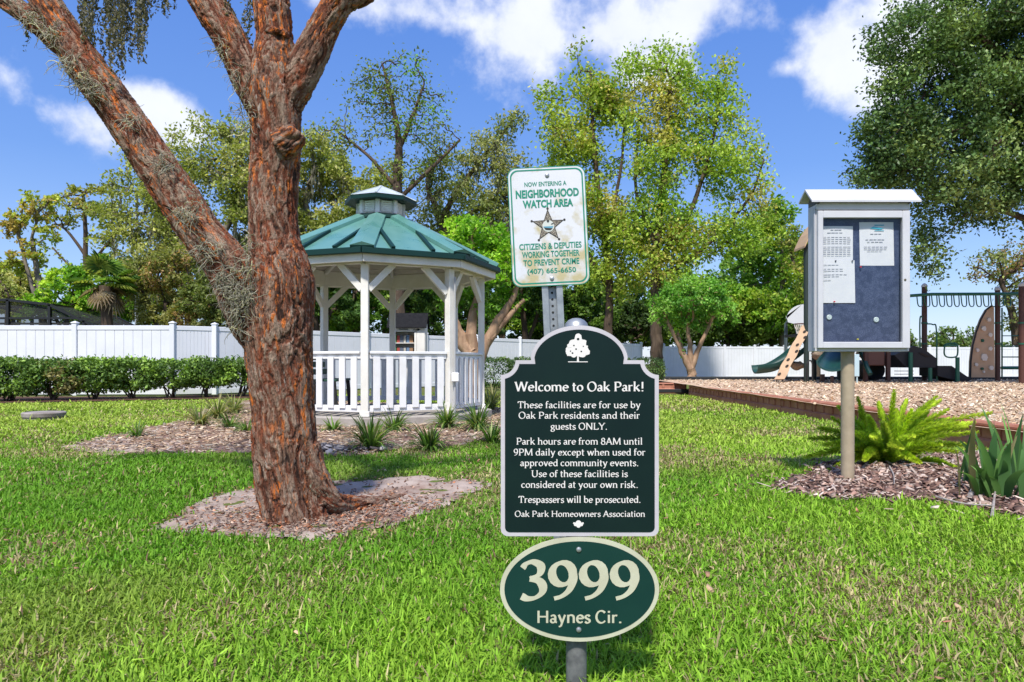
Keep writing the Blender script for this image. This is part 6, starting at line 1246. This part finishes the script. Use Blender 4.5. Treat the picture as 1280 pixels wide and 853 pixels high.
    # dark tunnel entrance with brown panel and green edges
    t0 = thing('crawl_tunnel', (X(1095), d + .2, zg), 'brown and black crawl tunnel panel below the right half of the notice board', 'tunnel')
    m = MB(); 
    for px in (1082, 1110): m.box((X(px), d, (zg + Z(432)) / 2), (.11, .11, Z(432) - zg + .1), bev=.01)
    m.build('post', pg_brown, t0); m = MB(); m.box((X(1096), d + .05, Z(448)), (.52, .06, .44), bev=.03); m.build('panel', M('brown_panel', (.15, .065, .045), .5), t0)
    m = MB(); m.tube([(X(1096), d + .1, Z(463)), (X(1096), d + 1.6, Z(463))], .30, 18, False); m.tube([(X(1096), d + .1, Z(463)), (X(1096), d + 1.6, Z(463))], .27, 18, False); m.build('tube', pg_black, t0, smooth=True)
    m = MB(); m.tube(smooth_path(np.array([Q(1076, 440, .3), Q(1080, 448, .1), Q(1083, 458, -.1), Q(1088, 468, -.3)]), 5), .07, 10); m.build('green_edge', pg_dk, t0, smooth=True)
    m = MB(); m.tube(smooth_path(np.array([Q(1073, 440, .5), Q(1079, 443, .5), Q(1083, 449, .5), Q(1082, 457, .5)]), 5), .13, 10); m.build('tan_arch', pg_tan, t0, smooth=True)
    # --- ramp deck
    t1 = thing('ramp_deck', (X(1155), d, zg), 'black stepped ramp deck on green legs right of the notice board', 'play structure')
    m = MB(); m.prism([Q(1118, 444, -.1), Q(1133, 459.8, -.1), Q(1171, 459.8, -.1), Q(1171, 448.5, -.1), Q(1154, 435.5, -.1), Q(1142, 432.5, -.1)], (0, 1.1, 0)); m.build('deck', pg_black, t1)
    m = MB(); m.prism([Q(1172, 457.5, -.15), Q(1189.5, 457.5, -.15), Q(1214.5, 474.5, -.15), Q(1207.5, 479, -.15), Q(1172, 470, -.15)], (0, .9, 0)); m.build('ramp', pg_black, t1)
    m = MB(); m.prism([Q(1152, 441, -.12), Q(1164, 446.5, -.12), Q(1158, 446.5, -.12), Q(1148, 441, -.12)], (0, -.01, 0)); m.build('grip_hole', M('hole_dark', (.03, .022, .018), .8), t1)
    for px, pt, w in ((1133.3, 441, .10), (1157.5, 460, .09)): m = MB(); m.tube([(X(px), d - .2, zg - .1), (X(px), d - .2, Z(pt))], w / 1.7, 10); m.build('leg', pg_green, t1, smooth=True)
    for pts in ([(1150, 440), (1150, 399), (1153.5, 397)], [(1158, 405), (1166, 406), (1170.5, 413), (1171, 478)], [(1150, 420), (1150, 440)]): m = MB(); m.tube(smooth_path(np.array([Q(a, b, -.05) for a, b in pts]), 5), .02, 8); m.build('hand_rail', pg_green, t1, smooth=True)
    m = MB(); [m.bar(Q(1118, y, 1), Q(1142, y, 1), .02, .02) for y in (464, 468)]; m.build('cross_bar', pg_black, t1)
    t2 = thing('balance_post', (X(1188.5), d - .3, zg), 'green step post with a rounded square hand loop in front of the black ramp', 'balance post')
    m = MB(); m.tube([(X(1188.5), d - .3, zg - .1), (X(1188.5), d - .3, Z(447))], .055, 10); m.build('post', pg_green, t2, smooth=True)
    lp = [(1181, 431), (1180.3, 442), (1184, 446.5), (1194, 446.5), (1197, 442), (1196.3, 431), (1189, 429.5), (1181, 431)]; m = MB(); m.tube(smooth_path(np.array([Q(a, b, -.3) for a, b in lp]), 5), .022, 8); m.build('hand_loop', pg_green, t2, smooth=True)
    m = MB(); m.bar(Q(1180.5, 432, -.3), Q(1197, 432, -.3), .09, .05); m.build('grip_bar', pg_green, t2)
    # --- overhead ladder with climbing wall
    t3 = thing('overhead_ladder', (X(1210), d, zg), 'green overhead ladder on brown posts with a tan climbing wall at its right', 'play structure')
    for px, pt, w, dd in ((1155.5, 358, .075, .9), (1247, 362, .07, .3), (1278, 357, .09, -1.4)):
        m = MB(); zg2 = zg; m.tube([(X(px, dd), d + dd, zg - .1), (X(px, dd), d + dd, Z(pt, dd))], w, 12); p = m.build('post', pg_brown, t3, smooth=True); m = MB(); m.lathe((X(px, dd), d + dd, Z(pt, dd)), [(w + .012, -.03), (w + .012, .02), (w * .7, .07), (.01, .095)], 12); m.build('post_cap', pg_cream, p, smooth=True)
        for zz in (404, 430): m = MB(); m.lathe((X(px, dd), d + dd, Z(zz, dd)), [(w + .015, -.02), (w + .015, .02)], 12); m.build('collar', pg_green, p, smooth=True)
    for dd in (-.15, .75):
        m = MB(); m.tube([Q(1130, 370.5, dd), Q(1165, 368, dd), Q(1276, 367.5, dd)], .045, 10); m.build('side_rail', pg_green, t3, smooth=True)
    for k in range(13):
        px = 1146 + k * 9.2; m = MB(); m.tube(smooth_path(np.array([Q(px, 369.5, -.15), Q(px + 1.5, 381, -.1), Q(px + 4.5, 383.5, .3), Q(px + 7, 381, .65), Q(px + 6.5, 369.5, .75)]), 4), .016, 7); m.build('rung', pg_green, t3, smooth=True)
    fin = [(1213, 472), (1213.5, 452), (1216, 432), (1220.5, 415), (1226.5, 399), (1233, 387.5), (1240, 382), (1242.5, 383), (1243.5, 472)]; m = MB(); m.prism([Q(a, b, .2) for a, b in fin], (0, .09, 0)); fw = m.build('climbing_wall', pg_tan, t3)
    m = MB(); m.tube(np.array([Q(a, b, .18) for a, b in fin[:7]]), .025, 6); m.build('rim', pg_black, fw)
    r = np.random.default_rng(6)
    for px, py, rr in ((1235.5, 400, 2.6), (1229, 411, 3.2), (1237, 419, 2.6), (1221, 438, 2.2), (1237, 436, 2.6), (1229.5, 447, 4.4), (1219.5, 456, 2.2), (1238, 460, 3), (1229, 465, 1.5), (1227.5, 426, 1.8), (1227, 461, 1.6)):
        q = [Q(px + rr * (.8 + .3 * r.uniform()) * math.cos(a), py + rr * (.8 + .3 * r.uniform()) * 1.1 * math.sin(a), .2) for a in np.arange(6) * 1.047]; m = MB(); m.prism(q, (0, -.05, 0)); m.build('hand_hold', pg_cream if (px, py) not in ((1227.5, 426), (1227, 461)) else pg_green, fw)
    for px in (1252.5, 1274.5): m = MB(); m.tube([Q(px, 472, .6), Q(px, 385, .6)], .022, 8); m.build('ladder_rail', pg_green, t3, smooth=True)
    for py, w in ((433, .018), (446.5, .018), (460, .05), (420, .014)): m = MB(); m.tube([Q(1252, py, .6), Q(1275, py, .6)], w, 8); m.build('ladder_rung', pg_green, t3, smooth=True)
    # --- basketball hoop
    dd = 4.2; t4 = thing('basketball_hoop', (X(990, dd), d + dd, 0), 'basketball hoop with a white fan-shaped backboard, left of the notice board', 'basketball hoop'); D2 = dd
    m = MB(); m.tube([(X(988, dd), d + dd + .4, 0), (X(988, dd), d + dd + .4, Z(404, dd)), (X(992, dd), d + dd + .1, Z(396, dd))], .06, 10); m.build('pole', M('grey_green_pole', (.10, .13, .14), .5), t4, smooth=True)
    o = [(983, 395)] + [(1005.5 + 22.8 * math.cos(a), 402 + 21.5 * math.sin(a) * -1) for a in np.radians(np.linspace(172, 60, 10))] + [(1018, 390), (1017, 407), (1000, 407), (985, 403)]; m = MB(); m.prism([Q(a, b, dd) for a, b in o], (0, .04, 0)); m.build('backboard', M('white_backboard', (.62, .64, .66), .4), t4)
    c = Q(1001, 405, dd - .3); m = MB(); aa = np.linspace(0, 2 * math.pi, 17); m.tube(np.array([c + np.array([.225 * math.cos(a), .225 * math.sin(a), 0]) for a in aa]), .012, 6); m.build('rim', M('rim_dark', (.10, .03, .02), .5), t4, smooth=True)
    m = MB(); 
    for a in aa[:-1]: m.bar(c + np.array([.22 * math.cos(a), .22 * math.sin(a), 0]), c + np.array([.13 * math.cos(a + .4), .13 * math.sin(a + .4), -.38]), .012, .012); 
    m.build('net', pg_cream, t4)
playground()

# ================================================================== PLANTS
def tuft(name, label, px, py, n, L, W, pal, group, seed, spread=.16, lean=(.25, 1.25), z=None, dep=None, cat='plant'):
    r = np.random.default_rng(seed); z0 = 0.0 if z is None else z
    g = G(px, py, .03) if dep is None else np.array([(px - 640) * dep / F, dep]); zz = float(hgt([g[0]], [g[1]])[0]) + .01
    az = r.uniform(0, 2 * np.pi, n); ln = r.uniform(*lean, n); l = L * r.uniform(.55, 1.1, n); w = W * r.uniform(.7, 1.2, n); h = np.stack([np.cos(az), np.sin(az), 0 * az], 1)
    base = np.array([g[0], g[1], zz]) + h * (spread * .35 * r.uniform(0, 1, n))[:, None]; side = np.stack([-h[:, 1], h[:, 0], r.normal(0, .2, n)], 1); V = []; K = 5; p = base.copy(); pts = [p]
    for k in range(1, K):
        a = ln * (.35 + .42 * k); dirv = h * np.sin(a)[:, None] + np.array([0, 0, 1]) * np.cos(a)[:, None]; p = p + dirv * (l / (K - 1))[:, None]; pts.append(p)
    prof = [.7, 1, .95, .65, .08]
    V = np.stack([pts[k] + sgn * side * (w * prof[k] * .5)[:, None] for k in range(K) for sgn in (-1, 1)], 1).reshape(-1, 3); q = np.arange(n)[:, None] * (2 * K)
    F4 = np.concatenate([q + [[2 * k, 2 * k + 1, 2 * k + 3, 2 * k + 2]] for k in range(K - 1)]); ci = r.integers(0, len(pal), n); col = np.array(pal)[ci] * np.exp(r.normal(0, .22, (n, 1)))
    root = thing(name, (g[0], g[1], zz), label, cat, group); np_mesh('leaves', V, F4, mat=leafm, parent=root, col=np.repeat(col, 2 * K, 0))
LG = [(.10, .20, .035), (.17, .30, .05), (.07, .14, .03), (.30, .33, .13)]; GG = 'grassy plants around the gazebo'
for k, (px, py, n, L, dep, lab) in enumerate([(463, 560, 150, .40, None, 'largest grassy tuft, in front of the gazebo post nearest the camera'), (492, 540, 90, .34, None, 'grassy tuft just right of the nearest gazebo post'), (537, 560, 100, .33, None, 'low grassy tuft in front of the middle of the right railing'), (559, 536, 130, .36, None, 'dense grassy tuft against the right front railing'), (597, 538, 150, .38, None, 'grassy tuft with tan lower leaves beside the outlet box post'), (614, 551, 70, .30, None, 'small grassy tuft touching the left edge of the welcome sign'), (417, 540, 60, .20, None, 'small grassy tuft right beside the near trunk'),
        (250, 532, 90, .36, None, 'thin pale grassy tuft at the left end of the gazebo bed'), (272, 524, 150, .42, None, 'wide pale grassy clump left of the near trunk'), (293, 517, 150, .42, None, 'pale straw-tinted grassy clump touching the near trunk'), (287, 536, 60, .26, None, 'short green tuft below the pale clumps left of the near trunk'), (308, 540, 40, .22, None, 'tiny green tuft at the left edge of the near trunk'), (171, 545, 40, .22, None, 'tiny lone grass tuft at the far left tip of the gazebo bed'), (613, 512, 110, .5, None, 'yellowish grassy plant between the gazebo and the welcome sign'), (617, 500, 110, .5, None, 'yellowish grassy plant behind the gazebo corner, beside the welcome sign')]):
    pal = LG if k not in (7, 8, 9, 13, 14) else [(.24, .28, .09), (.40, .38, .20), (.14, .20, .05), (.34, .30, .14)]
    tuft('grassy_plant', lab, px, py, int(n * 1.1), L, .018, pal, GG, 400 + k, dep=dep)
# foxtail fern
def fern():
    r = np.random.default_rng(31); d = 5.0; c = P(1110, 582, d); c[2] = float(hgt([c[0]], [d])[0]); root = thing('foxtail_fern', tuple(c), 'bright yellow-green foxtail fern with plume-like fronds behind the notice board post', 'fern')
    tips = [(1048, 508, -.1), (1072, 497, .1), (1098, 503, .2), (1118, 488, .0), (1133, 500, .2), (1140, 512, -.1), (1160, 514, .1), (1171, 496, .0), (1176, 500, .25), (1186, 523, .1), (1198, 528, -.15), (1209, 534, .1), (1239, 516, .0), (1222, 540, -.2), (1196, 565, -.35), (1176, 556, -.3), (1022, 535, .0), (1018, 570, -.15), (1030, 556, -.2), (1085, 520, -.2), (1152, 530, .3), (1060, 530, .25), (1104, 528, -.3), (1126, 520, .35), (1142, 545, -.4), (1160, 548, .2), (1208, 556, -.1), (1090, 545, -.4), (1012, 548, .0), (1006, 572, -.1), (1034, 590, -.25), (1040, 522, .1), (1052, 562, -.2), (1066, 540, -.3), (1202, 588, -.3), (1150, 578, -.45), (1075, 510, .15), (1120, 512, .15), (1185, 512, .05), (1218, 528, .15), (1080, 575, -.4), (1128, 560, -.5), (1108, 530, .0), (1058, 515, .1)]
    for k, (px, py, dd) in enumerate(tips):
        t = P(px, py, d + dd); b = c + np.array([r.normal(0, .05), r.normal(0, .05), 0]); m1 = b * .5 + t * .5; m1[2] += .10 * np.linalg.norm(t[:2] - b[:2]) + .02; ax = smooth_path(np.array([b, m1, t]), 14); n = 520; u = r.uniform(.12, 1, n); i = u * (len(ax) - 1); i0 = np.minimum(i.astype(int), len(ax) - 2); f = (i - i0)[:, None]; pos = ax[i0] * (1 - f) + ax[i0 + 1] * f
        tan = ax[i0 + 1] - ax[i0]; tan /= np.linalg.norm(tan, axis=1)[:, None]; rd = r.normal(size=(n, 3)); rd -= tan * np.sum(rd * tan, 1)[:, None]; rd /= np.linalg.norm(rd, axis=1)[:, None]; out = rd * .8 + tan * .75; out /= np.linalg.norm(out, axis=1)[:, None]
        ln = (.062 * np.sqrt(np.clip(1.03 - u, 0, 1)) * np.clip((u - .02) * 4.5, .3, 1) + .008)[:, None]; sd = np.cross(out, rd); sd /= np.linalg.norm(sd, axis=1)[:, None]; w = .0042
        V = np.stack([pos - sd * w * .6, pos + sd * w * .6, pos + out * ln * .6 + sd * w, pos + out * ln, pos + out * ln * .6 - sd * w], 1).reshape(-1, 3); q = np.arange(n)[:, None] * 5; mixv = np.clip(u + r.normal(0, .2, n), 0, 1)[:, None]; col = np.array([.24, .42, .025]) * (1 - mixv) + np.array([.56, .66, .06]) * mixv; col = col * np.exp(r.normal(0, .2, (n, 1))) * (.85 + .3 * r.uniform())
        np_mesh('frond', V, q + [[0, 1, 2, 4]], q + [[2, 3, 4]], mat=leafm, parent=root, col=np.repeat(col, 5, 0))
        v, qq = tube_np(ax, np.linspace(.005, .0015, len(ax)), 5); 
fern()
# strap-leaved iris on the right edge
def iris():
    r = np.random.default_rng(77); d = 3.95; c = P(1256, 640, d); c[2] = float(hgt([c[0]], [d])[0]); root = thing('strap_leaf_plant', tuple(c), 'clump of broad dark green sword-shaped leaves at the right edge of the bed', 'plant')
    tips = [(1209, 515, .0, 14), (1216, 552, -.1, 13), (1208, 562, .1, 9), (1240, 503, .1, 9), (1262, 498, .0, 4), (1247, 530, .0, 15), (1258, 545, -.1, 17), (1268, 520, .2, 12), (1276, 512, .0, 12), (1285, 540, .1, 15), (1300, 520, 0, 14), (1310, 560, .1, 14), (1228, 575, -.25, 15), (1240, 590, -.2, 14), (1270, 570, -.2, 16), (1222, 540, .2, 8), (1290, 580, -.2, 14), (1320, 540, .2, 14), (1233, 560, .25, 10), (1254, 512, .3, 8), (1215, 590, -.15, 10), (1225, 525, .05, 10), (1272, 540, -.05, 15), (1262, 575, -.3, 15), (1283, 558, -.25, 14), (1294, 505, .1, 10)]
    pal = [(.09, .20, .06), (.15, .30, .075), (.06, .14, .05), (.32, .27, .14)]
    tips += [(r.uniform(1200, 1330), r.uniform(512, 600), r.uniform(-.35, .35), r.uniform(5, 12)) for _ in range(34)]
    for k, (px, py, dd, w) in enumerate(tips):
        t = P(px, py, d + dd); b = c + np.array([(t[0] - c[0]) * .62 + r.normal(0, .035), (t[1] - c[1]) * .5 + r.normal(0, .05), 0]); m1 = b * .45 + t * .55; m1[2] += .02; ax = smooth_path(np.array([b, m1, t]), 6); T, Xf, Yf = frames(ax); n = len(ax); u = np.linspace(0, 1, n); ww = w * d / F * .38 * np.clip(1.6 * (1 - u), 0, 1) ** .7 * (.6 + .4 * np.clip(u * 3, 0, 1)); ang = r.uniform(-.5, .5); sd = np.array([math.cos(ang), math.sin(ang), 0]); 
        ax = ax + np.array([r.normal(0, .05), r.normal(0, .05), -.02])[None] * (u ** 2)[:, None]; nn = np.cross(T, sd); V = np.stack([ax - sd * ww[:, None], ax + nn * ww[:, None] * .22, ax + sd * ww[:, None]], 1).reshape(-1, 3); q = np.arange(n - 1)[:, None] * 3; cc = np.array(pal[k % 3 if k % 11 else 3]) * np.exp(r.normal(0, .15)) * (.8 + .35 * u[:, None]); np_mesh('leaf', V, np.concatenate([q + [[0, 1, 4, 3]], q + [[1, 2, 5, 4]]]), mat=leafm, parent=root, col=np.repeat(cc, 3, 0), smooth=True)
iris()
# driftwood and leaf litter in the bed
dw = M('driftwood', (.42, .38, .35), .85, (.26, .22, .20), 20, 5, stretch=(1, 1, 1))
def stick(label, pts, r_, d):
    W = []
    for px, py in pts: g = G(px, py, .10); W.append((g[0], g[1], float(hgt([g[0]], [g[1]])[0]) + .03 + .01 * len(W)))
    m = MB(); sm = smooth_path(np.array(W), 5); m.tube(sm, np.linspace(r_, r_ * .4, len(sm)), 7); tag(m.build('stick', dw, origin=tuple(sm[0]), smooth=True), label, 'stick', 'dead sticks in the planting bed')
stick('grey forked driftwood stick lying at the foot of the sword-leaved clump', [(1212, 622), (1225, 608), (1236, 596), (1240, 590)], .014, 4)
stick('thin pale stick lying below the fern', [(1112, 590), (1117, 602), (1118, 612)], .006, 4.6)
stick('long thin stick lying across the lower edge of the bark bed', [(1170, 622), (1205, 630), (1242, 634)], .006, 3.8)
stick('short upright-looking pale stick at the base of the sword-leaved clump', [(1240, 640), (1243, 625), (1245, 615)], .008, 3.9)
stick('curved dark stick behind the notice board post foot', [(1130, 590), (1150, 586), (1172, 590)], .006, 4.7)
